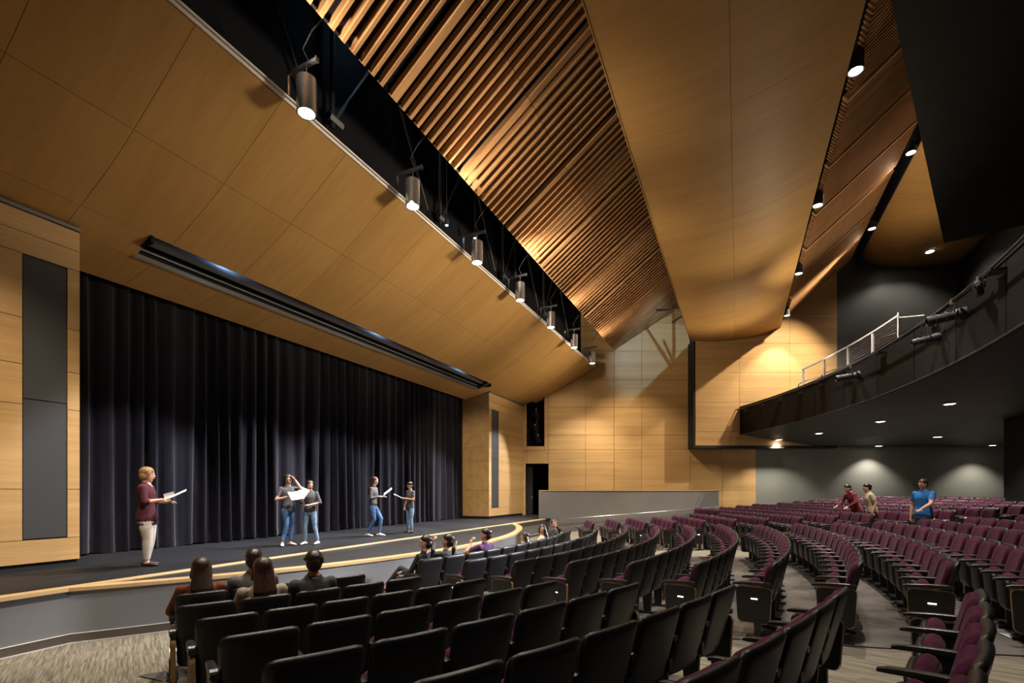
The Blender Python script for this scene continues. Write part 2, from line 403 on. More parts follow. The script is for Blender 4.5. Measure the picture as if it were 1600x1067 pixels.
o = strip('baseboard_apron', inner(front, -0.002), inner(front, -0.012), 0.0, 0.12, 'base_vinyl'); tag(o, kind='structure', label='brown vinyl base along the stage front')
o = strip('bead', inner(front, -0.010), inner(front, -0.03), 0.0, 0.012, 'rail_white', o)
o = strip('shadow_trim', inner(front, -0.002), inner(front, -0.016), 0.12, 0.128, 'edge_metal', aw)

# ---- far side wall: panels of maple veneer with open joints over a dark backing
SW = ZW / FPX; SB = ZB / FPX
def fw(u, d, h): return F * d + RT * u + Vector((0, 0, EYE + h))
def slab(name, u0, u1, h0, h1, d, th, mat, parent=None, gap=0.0):
    m = MB(); g = gap / 2
    p = [fw(u, dd, h) for h in (h0 + g, h1 - g) for u, dd in ((u0 + g, d), (u1 - g, d), (u1 - g, d + th), (u0 + g, d + th))]
    m.hexa(p)
    return m.build(name, mat, parent)
def U(px): return (px - 800) * SW
def UB(px): return (px - 800) * SB
wf = slab('wall_far', U(857), U(1181), -1.6, 12.5, ZW + 0.03, 0.2, 'black_paint'); tag(wf, kind='structure', label='far side wall of maple panels')
lev = [-1.45, 0.03, 1.5, 2.2, 2.97, 4.43, 5.9, 7.4, 8.9, 10.5]
def panel_rows(cols, levels, d, parent, mat='veneer_wall', gap=0.014):
    for a, b in zip(cols[:-1], cols[1:]):
        for h0, h1 in zip(levels[:-1], levels[1:]):
            slab('wall_panel', a, b, h0, h1, d, 0.03, mat, parent, gap)
panel_rows([U(857), U(915), U(959.5)], lev, ZW, wf)
panel_rows([U(959.5), U(1002.5), U(1078)], lev[:2] + lev[3:4] + lev[4:], ZW - 0.03, wf)
panel_rows([U(1078), U(1129), U(1181)], [-1.45, 0.03, 1.5, 2.36], ZW, wf)
# around the wing door and the black slot above it
for a, b, h0, h1 in ((814, 823, 1.45, 2.16), (823, 857, 1.45, 2.16), (814, 823, 2.16, 5.2), (850.5, 857, 2.16, 5.2), (823, 850.5, 2.16, 2.38), (814, 821.5, -1.3, 1.45)):
    slab('wall_panel', U(a), U(b), h0, h1, ZW, 0.03, 'veneer_wall', wf, 0.014)
o = slab('wall_wing', U(700), U(870), -1.4, 5.5, ZW + 3.2, 0.1, 'void_black'); tag(o, kind='structure', label='dark wing behind the open doorway')
dr = slab('door_1', U(822), U(833), -1.28, 1.42, ZW + 0.5, 0.06, 'black_paint'); tag(dr, kind='structure', label='dark door leaf standing open in the wing doorway')
slab('door_handle', U(831.5), U(832.5), -0.45, -0.25, ZW + 0.46, 0.04, 'steel', dr)
nb = MB()
for (u0, u1, d0, d1) in ((U(823), U(823) + 0.03, ZW + 0.03, ZW + 0.8), (U(850.5) - 0.03, U(850.5), ZW + 0.03, ZW + 0.8), (U(823), U(850.5), ZW + 0.8, ZW + 0.83)):
    nb.hexa([fw(u, d, h) for h in (2.38, 5.1) for u, d in ((u0, d0), (u1, d0), (u1, d1), (u0, d1))])
o = nb.build('wall_niche', 'void_black'); tag(o, kind='structure', label='black lighting niche above the wing door')
# the box at balcony level
wb = slab('wall_box', UB(1086), UB(1308), 2.31, 12.3, ZB + 0.03, ZW - ZB + 0.2, 'black_paint'); tag(wb, kind='structure', label='maple-panelled wall standing out at balcony level')
panel_rows([UB(1086) + 0.02, UB(1155.5), UB(1234), UB(1308)], [2.33, 3.06, 4.56, 6.09, 7.6, 9.1, 11.2], ZB, wb)
o = slab('trim_3', UB(1083.5), UB(1086), 2.27, 7.75, ZB - 0.01, ZW - ZB, 'black_paint'); tag(o, kind='structure', label='black edge strip of the wall box')
o = slab('trim_4', UB(1083.5), UB(1308), 2.2, 2.315, ZB - 0.01, ZW - ZB, 'black_paint'); tag(o, kind='structure', label='black underside edge of the wall box')
o = slab('wall_upper', UB(1308), UB(1500), 2.4, 13.0, ZB + 0.02, 0.3, 'charcoal_paint'); tag(o, kind='structure', label='charcoal side wall above the balcony')
o = slab('wall_under', U(1181), U(1720), -1.6, 2.6, ZW + 0.02, 0.2, 'slate_paint'); tag(o, kind='structure', label='slate grey wall under the balcony')
# rear walls
def wall_xy(name, a, b, z0, z1, mat, label, th=0.2):
    a, b = Vector((*a, 0)), Vector((*b, 0)); nrm = (b - a).cross(Vector((0, 0, 1))).normalized() * th
    m = MB(); m.hexa([Vector((q.x, q.y, z)) for z in (z0, z1) for q in (a, b, b + nrm, a + nrm)])
    o = m.build(name, mat); tag(o, kind='structure', label=label); return o
wall_xy('wall_rear', (32.6, -10.5), (-3.0, -10.5), 4.6, 15.5, 'black_paint', 'black rear wall above the balcony')
bk = MB()
bk.hexa([Vector((x, y, z)) for z in (0.2, 4.75) for x, y in ((-3, -8.0), (20.9, -7.8), (22.0, -10.4), (-3, -10.4))])
o = bk.build('wall_booth', 'void_black'); tag(o, kind='structure', label='black booth wall at the back of the stalls')
wall_xy('wall_left', (-2.6, -10.5), (-2.6, 10.3), -0.2, 9.0, 'veneer_pier', 'near side wall beside the camera')
rf = MB(); rf.box((14, 1.5, 16.4), (38, 30, 0.2))
o = rf.build('ceiling_roof', 'void_black'); tag(o, kind='structure', label='black roof void above the ceiling sheets'); cut(o, F * (ZW + 0.3), F)
wall_xy('wall_void', (30.0, 7.55), (-3.0, 7.55), 8.7, 16.4, 'void_black', 'black wall of the roof void above the stage')
wall_xy('wall_void_far', tuple((F * (ZW + 0.05) + RT * 14)[:2]), tuple((F * (ZW + 0.05) + RT * 0)[:2]), 12.2, 16.4, 'void_black', 'black far wall of the roof void')

# ---- proscenium piers
YP = 10.3
def pier(name, x0, x1, yb, htop, jamb_x, label, face_cols, panel_x, seed):
    m = MB(); m.hexa([Vector((x, y, z)) for z in (STZ, EYE + htop) for x, y in ((x0 + 0.03, YP + 0.03), (x1 - 0.03, YP + 0.03), (x1 - 0.03, yb), (x0 + 0.03, yb))])
    p = m.build(name, 'black_paint'); tag(p, kind='structure', label=label)
    hl = [-1.17, 0.03, 1.38, 2.02, 2.76, 4.12, htop]
    pa, pb = panel_x
    for a, b in zip(face_cols[:-1], face_cols[1:]):
        for k, (h0, h1) in enumerate(zip(hl[:-1], hl[1:])):
            segs = [(a, b, h0, h1)]
            if b > pa and a < pb:     # keep the loudspeaker recess open
                segs = []
                lo, hi = max(h0, -0.79), min(h1, 3.78)
                if hi > lo:
                    if pa > a + 0.03: segs.append((a, pa, lo, hi))
                    if pb < b - 0.03: segs.append((pb, b, lo, hi))
                if h0 < -0.79: segs.append((a, b, h0, min(h1, -0.79)))
                if h1 > 3.78: segs.append((a, b, max(h0, 3.78), h1))
            for q0, q1, z0, z1 in segs:
                g = 0.005
                b_ = MB(); b_.hexa([Vector((x, y, z)) for z in (EYE + z0 + g, EYE + z1 - g) for x, y in ((q0 + 0.002, YP), (q1 - 0.002, YP), (q1 - 0.002, YP + 0.03), (q0 + 0.002, YP + 0.03))])
                b_.build('wall_panel', 'veneer_pier', p)
    for h0, h1 in zip(hl[:-1], hl[1:]):     # the reveal towards the curtain
        g = 0.005; xo = jamb_x; xi = jamb_x + (0.03 if jamb_x == x0 else -0.03); a, b = min(xo, xi), max(xo, xi)
        b_ = MB(); b_.hexa([Vector((x, y, z)) for z in (EYE + h0 + g, EYE + h1 - g) for x, y in ((a, YP + 0.031), (b, YP + 0.031), (b, yb), (a, yb))])
        b_.build('wall_panel', 'veneer_pier', p)
    b_ = MB(); b_.hexa([Vector((x, y, z)) for z in (STZ + 0.002, STZ + 0.13) for x, y in ((x0 + 0.05, YP + 0.06), (x1 - 0.05, YP + 0.06), (x1 - 0.05, yb), (x0 + 0.05, yb))])
    o = b_.build('baseboard_pier', 'void_black', p)
    b_ = MB(); b_.box(((x0 + x1) / 2, YP + 0.0, EYE + htop + 0.03), (x1 - x0, 0.10, 0.05)); b_.build('top_channel', 'slot_steel', p)
    # loudspeaker cloth in two lengths
    for z0, z1 in ((-0.77, 1.47), (1.485, 3.76)):
        b_ = MB(); b_.hexa([Vector((x, y, EYE + z)) for z in (z0, z1) for x, y in ((pa + 0.012, YP + 0.008), (pb - 0.012, YP + 0.008), (pb - 0.012, YP + 0.03), (pa + 0.012, YP + 0.03))])
        g_ = b_.build('speaker_grille', 'speaker_grille', p); g_['label'] = 'charcoal cloth loudspeaker panel'
    return p
pier('wall_pier_left', -2.5, 4.42, 11.9, 4.455, 4.42, 'maple-panelled proscenium pier with a tall charcoal panel', [-2.5, 0.9, 4.42], (3.68, 4.25), 1)
pier('wall_pier_right', 19.6, 23.5, 11.9, 4.5, 19.6, 'far maple-panelled proscenium pier', [19.6, 21.75, 23.5], (19.85, 20.6), 2)
wall_xy('wall_backstage', (24.5, 12.6), (-3.0, 12.6), STZ, 8.0, 'void_black', 'black wall behind the curtain')

# ---- curtain
rng = np.random.RandomState(3)
X0, X1_ = 4.46, 19.57
xs = []; ph = []; x = X0; a = 0.0
while x < X1_:
    wl = 0.26 + 0.22 * rng.rand()
    if rng.rand() < 0.12: wl += 0.22
    k = 9
    for j in range(k): xs.append(x + wl * j / k); ph.append(a + 2 * math.pi * j / k)
    x += wl; a += 2 * math.pi
xs = np.clip(np.array(xs), X0, X1_); ph = np.array(ph)
zs = np.linspace(STZ + 0.02, EYE + 4.6, 15)
amp = 0.10 + 0.035 * np.sin(xs * 1.7) + 0.03 * np.sin(xs * 4.1 + 1)
vs = []
for zi, z in enumerate(zs):
    t = (z - zs[0]) / (zs[-1] - zs[0])
    for x, p, am in zip(xs, ph, amp):
        yy = 11.78 + am * (1.05 - 0.35 * t) * (math.sin(p + 0.35 * math.sin(2.3 * t + x * 3)) + 0.28 * math.sin(2 * p + x))
        zz = z + (0.018 * math.sin(x * 5.3) * (zi == 0))
        vs.append((x + 0.02 * math.sin(3 * t + 5 * x), yy, zz))
nx = len(xs)
m = MB(); m.add(vs, [(j * nx + i, j * nx + i + 1, (j + 1) * nx + i + 1, (j + 1) * nx + i) for j in range(len(zs) - 1) for i in range(nx - 1)])
cu = m.build('stage_curtain', 'velvet', smooth=True)
tag(cu, 'dark grey-purple velvet stage curtain hanging in deep pleats', 'curtain')
hem = MB()
hv = [(vs[i][0], vs[i][1] - 0.012, vs[i][2] + dz) for dz in (0.0, 0.17) for i in range(nx)]
hem.add(hv, [(i, i + 1, nx + i + 1, nx + i) for i in range(nx - 1)])
hem.build('hem', 'velvet', cu, smooth=True)

# ---- ceiling sheets
def smooth_profile(pts, n):
    P = [Vector(p) for p in pts]; out = []
    for i in range(len(P) - 1):
        p0 = P[max(i - 1, 0)]; p1 = P[i]; p2 = P[i + 1]; p3 = P[min(i + 2, len(P) - 1)]
        for k in range(n):
            t = k / n
            out.append(0.5 * ((2 * p1) + (p2 - p0) * t + (2 * p0 - 5 * p1 + 4 * p2 - p3) * t * t + (3 * p1 - p0 - 3 * p2 + p3) * t ** 3))
    out.append(P[-1])
    return out
def sheet(name, pts, xr, ysplit, xsplit, label, th=0.07, hole=None, wallcut=None, edge=None, mat='veneer_ceiling', gap=0.007):
    """a curved ceiling sheet made of separate panels; pts = profile (y, height over eye) from stage side to house side"""
    prof = smooth_profile([Vector((p[0], p[1])) for p in pts], 10)
    py_ = np.array([p[0] for p in prof])[::-1]; ph_ = np.array([p[1] for p in prof])[::-1]
    H = lambda y: float(np.interp(y, py_, ph_))
    root = MB()
    # dark carcass over the panels
    yy = np.linspace(py_[0], py_[-1], 24)
    top = []
    for y in yy:
        for x in xr: top += [(x, y, EYE + H(y) + th + 0.004), (x, y, EYE + H(y) + th + 0.03)]
    fs = []
    for j in range(len(yy) - 1):
        a = 4 * j; b = 4 * j + 4
        fs += [(a, a + 2, b + 2, b), (a + 1, b + 1, b + 3, a + 3)]
    if hole is None: root.add(top, fs)
    else:
        for j in range(len(yy) - 1):
            if hole[2] < yy[j + 1] and yy[j] < hole[3]: continue
            a = 4 * j; root.add(top[a:a + 8], [(0, 2, 6, 4), (1, 5, 7, 3)])
    ro = root.build(name, 'void_black'); tag(ro, kind='structure', label=label)
    if wallcut: cut(ro, *wallcut)
    for y0, y1 in zip(ysplit[:-1], ysplit[1:]):
        cuts = list(xsplit)
        for x0, x1 in zip(cuts[:-1], cuts[1:]):
            spans = [(x0, x1)]
            if hole and y0 >= hole[2] - 1e-3 and y1 <= hole[3] + 1e-3:
                spans = []
                if x0 < hole[0]: spans.append((x0, min(x1, hole[0])))
                if x1 > hole[1]: spans.append((max(x0, hole[1]), x1))
            for a, b in spans:
                if b - a < 0.05: continue
                g = gap / 2; n = 8
                m = MB(); vs = []
                for k in range(n + 1):
                    y = (y0 + g) + (y1 - y0 - 2 * g) * k / n
                    dh = (H(min(y + 0.02, py_[-1])) - H(max(y - 0.02, py_[0]))) / 0.04
                    nn = Vector((0, -dh, 1)).normalized() * th
                    z = EYE + H(y)
                    vs += [(a + g, y, z), (b - g, y, z), (b - g, y + nn.y, z + nn.z), (a + g, y + nn.y, z + nn.z)]
                fs = []
                for k in range(n):
                    for q in range(4):
                        q2 = (q + 1) % 4
                        fs.append((4 * k + q2, 4 * k + q, 4 * k + 4 + q, 4 * k + 4 + q2))
                fs += [(0, 1, 2, 3), tuple(4 * n + q for q in (3, 2, 1, 0))]
                m.add(vs, fs)
                pc = m.build('ceiling_panel', mat, ro, smooth='auto')
                if wallcut and (F.x * b + F.y * y0 > wallcut[0].dot(F)):
                    if cut(pc, *wallcut) == 0: D.objects.remove(pc)
    return ro, H
C1 = [(11.52, 4.255), (11.1, 4.35), (10.3, 4.56), (9.33, 4.98), (8.7, 5.30), (7.8, 5.86), (6.86, 6.50)]
x1 = [-2.5] + [4.25 + 1.43 * k for k in range(-3, 15)] + [26.0]
SLOT = (5.35, 18.9, 9.87, 10.5)
c1, H1 = sheet('ceiling_stage_sheet', C1, (-2.5, 27), [6.86, 8.35, 9.87, 10.5, 11.52], x1, 'curved maple ceiling sheet over the stage apron with a long dark slot', hole=SLOT, wallcut=(F * (ZW - 0.02), F))
m = MB(); m.box((12.0, 6.86 - 0.012, EYE + H1(6.86) + 0.045), (29.0, 0.02, 0.05)); m.box((12.0, 6.86 + 0.01, EYE + H1(6.86) + 0.115), (29.0, 0.09, 0.03))
o = m.build('edge_trim', 'edge_metal', c1); cut(o, F * (ZW - 0.02), F)
# the slot: black well with a steel lip
m = MB()
xa_, xb_, ya_, yb_ = SLOT
za, zb = EYE + H1(ya_), EYE + H1(yb_)
m.hexa([Vector(p) for p in ((xa_, ya_ - 0.03, za + 0.08), (xb_, ya_ - 0.03, za + 0.08), (xb_, ya_, za + 0.08), (xa_, ya_, za + 0.08), (xa_, ya_ - 0.03, za + 1.0), (xb_, ya_ - 0.03, za + 1.0), (xb_, ya_, za + 1.0), (xa_, ya_, za + 1.0))])
m.box((12.1, 10.2, za + 1.1), (14.2, 1.1, 0.1))
m.box((xa_ - 0.03, 10.2, zb + 0.65), (0.05, 0.7, 1.1)); m.box((xb_ + 0.03, 10.2, zb + 0.65), (0.05, 0.7, 1.1))
wl_ = m.build('slot_well', 'void_black', c1)
m = MB(); m.box((12.1, yb_ - 0.012, zb + 0.03), (xb_ - xa_, 0.02, 0.11)); m.box((12.1, yb_ - 0.02, zb + 0.0), (xb_ - xa_, 0.05, 0.02))
m.build('slot_lip', 'base_vinyl', c1)
m = MB(); m.box((12.1, yb_ + 0.01, zb + 0.62), (xb_ - xa_, 0.02, 1.05)); m.build('slot_back', 'void_black', c1)
m = MB(); m.box((12.1, yb_ - 0.06, zb + 0.17), (xb_ - xa_, 0.02, 0.03)); m.build('slot_rail', 'slot_steel', c1)
m = MB(); m.tube([(xa_, 10.3, zb + 0.36), (xb_, 10.3, zb + 0.36)], 0.12, 16); m.build('slot_duct', 'slot_steel', c1, smooth='auto')

C2 = [(2.2, 7.72), (1.2, 7.68), (0.1, 7.76), (-1.0, 8.0), (-2.0, 8.42)]
BOX_CUT = (F * (ZB - 0.02), F)
c2, H2 = sheet('ceiling_house_sheet', C2, (2.0, 30), [-2.0, 0.12, 2.2], [2.0, 6.3, 10.7, 15.1, 19.5, 23.9, 30.0], 'curved maple ceiling sheet hanging over the stalls', wallcut=BOX_CUT)
m = MB(); m.box((16.0, 2.2 + 0.02, EYE + H2(2.2) + 0.06), (28.0, 0.02, 0.14)); o = m.build('front_edge', 'veneer_ceiling', c2); cut(o, *BOX_CUT)
C3 = [(-5.65, 11.92), (-6.4, 11.66), (-7.4, 11.5), (-8.9, 11.56), (-10.4, 11.72)]
c3, H3 = sheet('ceiling_balcony_sheet', C3, (4.0, 34), [-10.4, -8.0, -5.65], [4.0, 10.5, 15.0, 19.5, 24.0, 28.5, 34.0], 'curved maple ceiling sheet high over the balcony', wallcut=BOX_CUT)

# ---- slatted ceilings: modules of single slats, in two lengths
def slats(y0, h0, y1, h1, ysp, xs0, xs1, pitch, mod, wallcut, what, sw=0.062, sd=0.15, wide_w=0.15, lead=0.32):
    dv = Vector((0, y1 - y0, h1 - h0)); ln_ = dv.length; dv.normalize()
    up = Vector((1, 0, 0)).cross(dv); up = up if up.z > 0 else -up
    P0 = Vector((0, y0, EYE + h0))
    nmod = int((xs1 - xs0) / mod)
    tsp = (ysp - y0) / (y1 - y0) * ln_ if ysp else None
    lens = [(0.0, ln_)] if not tsp else [(0.0, tsp - 0.006), (tsp + 0.006, ln_)]
    per = int((mod - lead - 0.16) / pitch) + 2
    shared = {}
    for (t0, t1) in lens:
        for wide in (0, 1):
            b = MB(); ww = wide_w if wide else sw
            p = []
            for s_ in (0, sd):
                for xx, t in ((0, t0), (ww, t0), (ww, t1), (0, t1)): p.append(Vector((xx, 0, 0)) + dv * t + up * s_)
            b.hexa(p); shared[(t0, wide)] = b.mesh('slat', 'slat_wood')
    for k in range(nmod):
        xa = xs0 + k * mod
        b = MB(); p = []
        for s_ in (sd + 0.002, sd + 0.05):
            for xx, t in ((xa - 0.02, 0.1), (xa + mod - 0.08, 0.1), (xa + mod - 0.08, ln_ - 0.05), (xa - 0.02, ln_ - 0.05)): p.append(P0 + Vector((xx, 0, 0)) + dv * t + up * s_)
        b.hexa(p)
        md = b.build('ceiling_slat_module', 'void_black')
        tag(md, kind='structure', label='slatted timber ceiling module, %s from the camera %s' % (NUM[k], what))
        cut(md, *wallcut)
        for j in range(per):
            for (t0, t1) in lens:
                me = shared[(t0, 1 if j == 0 else 0)]
                loc = P0 + Vector((xa + (0 if j == 0 else lead + (j - 1) * pitch), 0, 0))
                far = F.dot(loc + dv * t0) > wallcut[0].dot(F) or F.dot(loc + dv * t1) > wallcut[0].dot(F)
                both = F.dot(loc + dv * t0) > wallcut[0].dot(F) and F.dot(loc + dv * t1) > wallcut[0].dot(F)
                if both: continue
                if far: me = me.copy()
                o = D.objects.new('slat', me); COL.objects.link(o); o.location = loc; o.parent = md
                if far:
                    cut(o, wallcut[0] - loc, wallcut[1])
    return P0, dv, up
slats(5.93, 7.44, 1.3, 10.80, 4.19, 2.25, 28.0, 0.238, 2.54, (F * (ZW - 0.1), F), 'in the front ceiling')
slats(-2.3, 8.94, -4.95, 11.18, None, 8.2, 31.0, 0.122, 2.54, BOX_CUT, 'behind the hanging sheet', 0.042, 0.16, 0.12, 0.2)
m = MB(); m.box((14, 5.99, EYE + 7.60), (30, 0.05, 0.10)); o = m.build('slat_edge_beam', 'void_black', wf if False else None); o.name = 'trim_5'; tag(o, kind='structure', label='black edge beam of the slatted ceiling'); cut(o, F * (ZW - 0.1), F)
# black back of the slat void, closing the roof behind the hanging sheet
m = MB(); m.hexa([Vector((x, y, z)) for z in (0, 0.05) for x, y in ((0, 0), (0, 0), (0, 0), (0, 0))]) if False else None
m = MB(); m.box((17, -5.5, EYE + 12.4), (34, 0.05, 1.6)); o = m.build('wall_bulkhead', 'void_black'); tag(o, kind='structure', label='black bulkhead behind the slats'); cut(o, *BOX_CUT)

# ---- the big black soffit hanging over the balcony front
hs = 6.8
def at_h(px, py, h): return world_pt(px, py, h * FPX / (767 - py))
A = at_h(1475, 380, hs); B = at_h(1393, 4, hs); Cc = at_h(1600, 352, hs)
e1 = (B - A).normalized(); e2 = (Cc - A).normalized()
q = [A, A + e1 * 15, A + e1 * 15 + e2 * 4.6, A + e2 * 4.6]
m = MB(); m.hexa([p + Vector((0, 0, dz)) for dz in (0, 0.5) for p in q])
o = m.build('ceiling_soffit_panel', 'fascia_paint'); tag(o, kind='structure', label='large flat black soffit above the balcony front')

# ---- half wall beside the far ramp, with its handrail
ZH0, ZH1 = 22.6, 23.9
ha, hb = world_pt(842, 767, ZH0), world_pt(1123, 767, ZH1)
th = F * 0.16
m = MB(); m.hexa([Vector((p.x, p.y, z)) for z in (-0.1, EYE) for p in (ha, hb, hb + th, ha + th)])
hw = m.build('wall_ramp', 'halfwall_paint'); tag(hw, kind='structure', label='grey half wall of the side ramp')
m = MB(); m.hexa([Vector((p.x, p.y, z)) for z in (EYE, EYE + 0.035) for p in (ha - F * 0.02, hb - F * 0.02, hb + th + F * 0.02, ha + th + F * 0.02)])
m.build('cap_rail', 'nosing_wood', hw)
p0, p1 = world_pt(873, 811.5, ZH0 - 0.02), world_pt(1122, 792.5, ZH1 - 0.2)
m = MB(); m.tube([p0 + F * 0.1, p0, p1, p1 + F * 0.15], 0.024, 8)
hr = m.build('handrail', 'steel', smooth=True); tag(hr, 'long steel handrail sloping along the grey half wall', 'handrail')
for t in (0.08, 0.3, 0.52, 0.74, 0.95):
    q = p0.lerp(p1, t); b = MB(); b.tube([q, q - Vector((0, 0, 0.07)), q - Vector((0, 0, 0.08)) + F * 0.25], 0.012, 6); b.build('rail_bracket', 'steel', hr)

# ================================================================== BALCONY
BX, BY, BR = 12.3, 24.0, 28.5
def bal(a, r, h): return Vector((BX + r * math.sin(a), BY - r * math.cos(a), EYE + h))
def bal_hit(px, r):
    """angle on the balcony arc seen in a given direction"""
    t = (px - 800) / FPX; d = F + RT * t
    a = d.dot(d); b = 2 * (d.x * -BX + d.y * -BY); c = BX * BX + BY * BY - r * r
    Z = (-b + math.sqrt(b * b - 4 * a * c)) / (2 * a)
    # take the hit on the house side of the arc
    best = None
    for s in (-1, 1):
        Z = (-b + s * math.sqrt(max(b * b - 4 * a * c, 0))) / (2 * a)
        p = d * Z
        if Z > 0.5 and p.y < 6: best = p if best is None or p.y < best.y else best
    return math.atan2(best.x - BX, BY - best.y)
A_L, A_R = 0.58, -0.5
angs = np.linspace(A_R, A_L, 90)
def bal_strip(name, ring, mat, parent, label=None, plane=BOX_CUT, closed=True):
    """sweep a cross-section (radius, height) round the arc"""
    m = MB(); k = len(ring); vs = [bal(a, r, h) for a in angs for r, h in ring]; fs = []
    for i in range(len(angs) - 1):
        for q in range(k if closed else k - 1):
            q2 = (q + 1) % k
            fs.append((i * k + q, i * k + q2, (i + 1) * k + q2, (i + 1) * k + q))
    m.add(vs, fs)
    o = m.build(name, mat, parent, smooth='auto'); cut(o, *plane)
    return o
HB0, HB1 = 2.9, 4.28
bf = bal_strip('wall_balcony_front', [(BR, HB0), (BR, HB1), (BR + 0.16, HB1), (BR + 0.16, HB0 - 0.02)], 'fascia_paint', None)
tag(bf, kind='structure', label='curved black balcony front')
bal_strip('cap_rail', [(BR - 0.02, HB1), (BR - 0.02, HB1 + 0.05), (BR + 0.2, HB1 + 0.05), (BR + 0.2, HB1)], 'black_paint', bf)
bal_strip('drip_edge', [(BR - 0.012, HB0 - 0.015), (BR - 0.012, HB0 + 0.02), (BR + 0.01, HB0 + 0.02), (BR + 0.01, HB0 - 0.015)], 'dark_steel', bf)
sf = bal_strip('ceiling_balcony_soffit', [(BR + 0.1, HB0 - 0.012), (BR + 3.7, 2.33)], 'soffit_paint', None, closed=False); tag(sf, kind='structure', label='sloping dark soffit under the balcony')
s2 = bal_strip('soffit_rear', [(BR + 3.7, 2.33), (BR + 12, 2.33)], 'soffit_paint', sf, closed=False, plane=(F * (ZW - 0.0), F))
dk = bal_strip('floor_balcony', [(BR + 0.16, 3.45), (BR + 1.6, 3.45), (BR + 1.6, 3.85), (BR + 2.6, 3.85), (BR + 2.6, 4.25), (BR + 6.5, 5.6)], 'black_paint', None, closed=False); tag(dk, kind='structure', label='stepped black balcony floor')
# fascia joints: thin seams where the panels meet
for a in np.linspace(A_R + 0.05, 0.5, 14):
    m = MB(); p, q = bal(a, BR - 0.004, HB0 + 0.02), bal(a, BR - 0.004, HB1)
    m.tube([p, q], 0.006, 5); m.build('panel_seam', 'void_black', bf)

# cable guard rail on the balcony front
ga = [bal_hit(px, BR + 0.12) for px in (1255, 1288, 1325, 1363.5, 1404.5)]
HR = HB1 + 0.78
gp = bal(ga[2], BR + 0.12, HB1 + 0.05)
g = empty('guard_rail', gp); tag(g, 'white metal guard rail with thin cables on the balcony front', 'railing')
gi = Matrix.Translation(gp).inverted()
def under(o, par):
    o.parent = par; o.matrix_parent_inverse = Matrix.Translation(par.location).inverted() if par.rotation_euler.z == 0 else par.matrix_world.inverted()
    return o
for a in ga:
    m = MB(); t = bal(a + 0.002, BR, 0) - bal(a, BR, 0); t.normalize(); rd = Vector((math.sin(a), -math.cos(a), 0))
    Mx = Matrix(((t.x, rd.x, 0), (t.y, rd.y, 0), (0, 0, 1)))
    top = HR + (0.06 if a == ga[4] else 0)
    m.box(bal(a, BR + 0.12, (HB1 + 0.05 + top) / 2), (0.075, 0.05, top - HB1 - 0.05), Mx)
    under(m.build('post', 'rail_white'), g)
ar = np.linspace(ga[0], ga[4], 16)
m = MB()
for a, b in zip(ar[:-1], ar[1:]):
    m.hexa([bal(q, r, h) for h in (HR - 0.05, HR) for q, r in ((a, BR + 0.09), (b, BR + 0.09), (b, BR + 0.15), (a, BR + 0.15))])
under(m.build('top_rail', 'rail_white'), g)
for k in range(8):
    h = HB1 + 0.12 + k * 0.075
    m = MB(); m.tube([bal(a, BR + 0.12, h) for a in ar], 0.006, 5); under(m.build('cable', 'steel', smooth=True), g)
m = MB(); m.tube([bal(ga[4], BR + 0.12, HR - 0.1), bal(ga[4] - 0.03, BR + 0.35, HR - 0.35)], 0.02, 6); under(m.build('brace', 'rail_white'), g)
# dark aisle handrails on the balcony steps behind it
for k, px in enumerate((1262, 1300, 1392)):
    a = bal_hit(px, BR + 0.9)
    pts = [bal(a, BR + 0.5, 3.5), bal(a, BR + 0.5, 4.62 + (0.25 if k == 2 else 0)), bal(a - 0.004, BR + 0.6, 4.72 + (0.25 if k == 2 else 0)), bal(a - 0.01, BR + 1.5, 4.95 + (0.25 if k == 2 else 0)), bal(a - 0.01, BR + 1.5, 3.9)]
    m = MB(); m.tube(pts, 0.024, 8)
    o = m.build('aisle_handrail', 'dark_steel', smooth=True)
    tag(o, ['dark looped handrail behind the lowest end of the white guard rail', 'dark looped handrail behind the middle of the white guard rail', 'dark looped handrail behind the tallest guard rail post'][k], 'handrail', 'balcony aisle handrails')

# lighting pipe on stand-off brackets
pa = bal_hit(1146, BR - 0.2)
pipe_a = np.linspace(A_R, pa, 70)
m = MB(); m.tube([bal(a, BR - 0.2, 4.17) for a in pipe_a], 0.027, 8)
pp = m.build('lighting_pipe', 'dark_steel', smooth=True); tag(pp, 'long curved lighting pipe held off the balcony front', 'pipe')
for px in (1163, 1189, 1216, 1247, 1280, 1317, 1375, 1452, 1556):
    a = bal_hit(px, BR - 0.1)
    m = MB(); t = Vector((math.cos(a), math.sin(a), 0)); rd = Vector((math.sin(a), -math.cos(a), 0))
    Mx = Matrix(((t.x, rd.x, 0), (t.y, rd.y, 0), (0, 0, 1)))
    m.box(bal(a, BR - 0.11, 4.12), (0.34, 0.24, 0.02), Mx); m.box(bal(a, BR - 0.012, 4.07), (0.34, 0.02, 0.12), Mx)
    m.build('bracket', 'dark_steel', pp)
m = MB(); e = bal(pa, BR - 0.2, 4.17); ww = RT
m.tube([e, e - RT * 0.28 - Vector((0, 0, 0.05)), e - RT * 0.5 - Vector((0, 0, 1.75))], 0.02, 6); m.tube([e, e - RT * 0.05 - Vector((0, 0, 1.75))], 0.02, 6)
m.tube([e - RT * 0.37 - Vector((0, 0, 0.62)), e - RT * 0.02 - Vector((0, 0, 0.6))], 0.016, 6)
m.build('end_ladder', 'base_vinyl', pp, smooth=True)

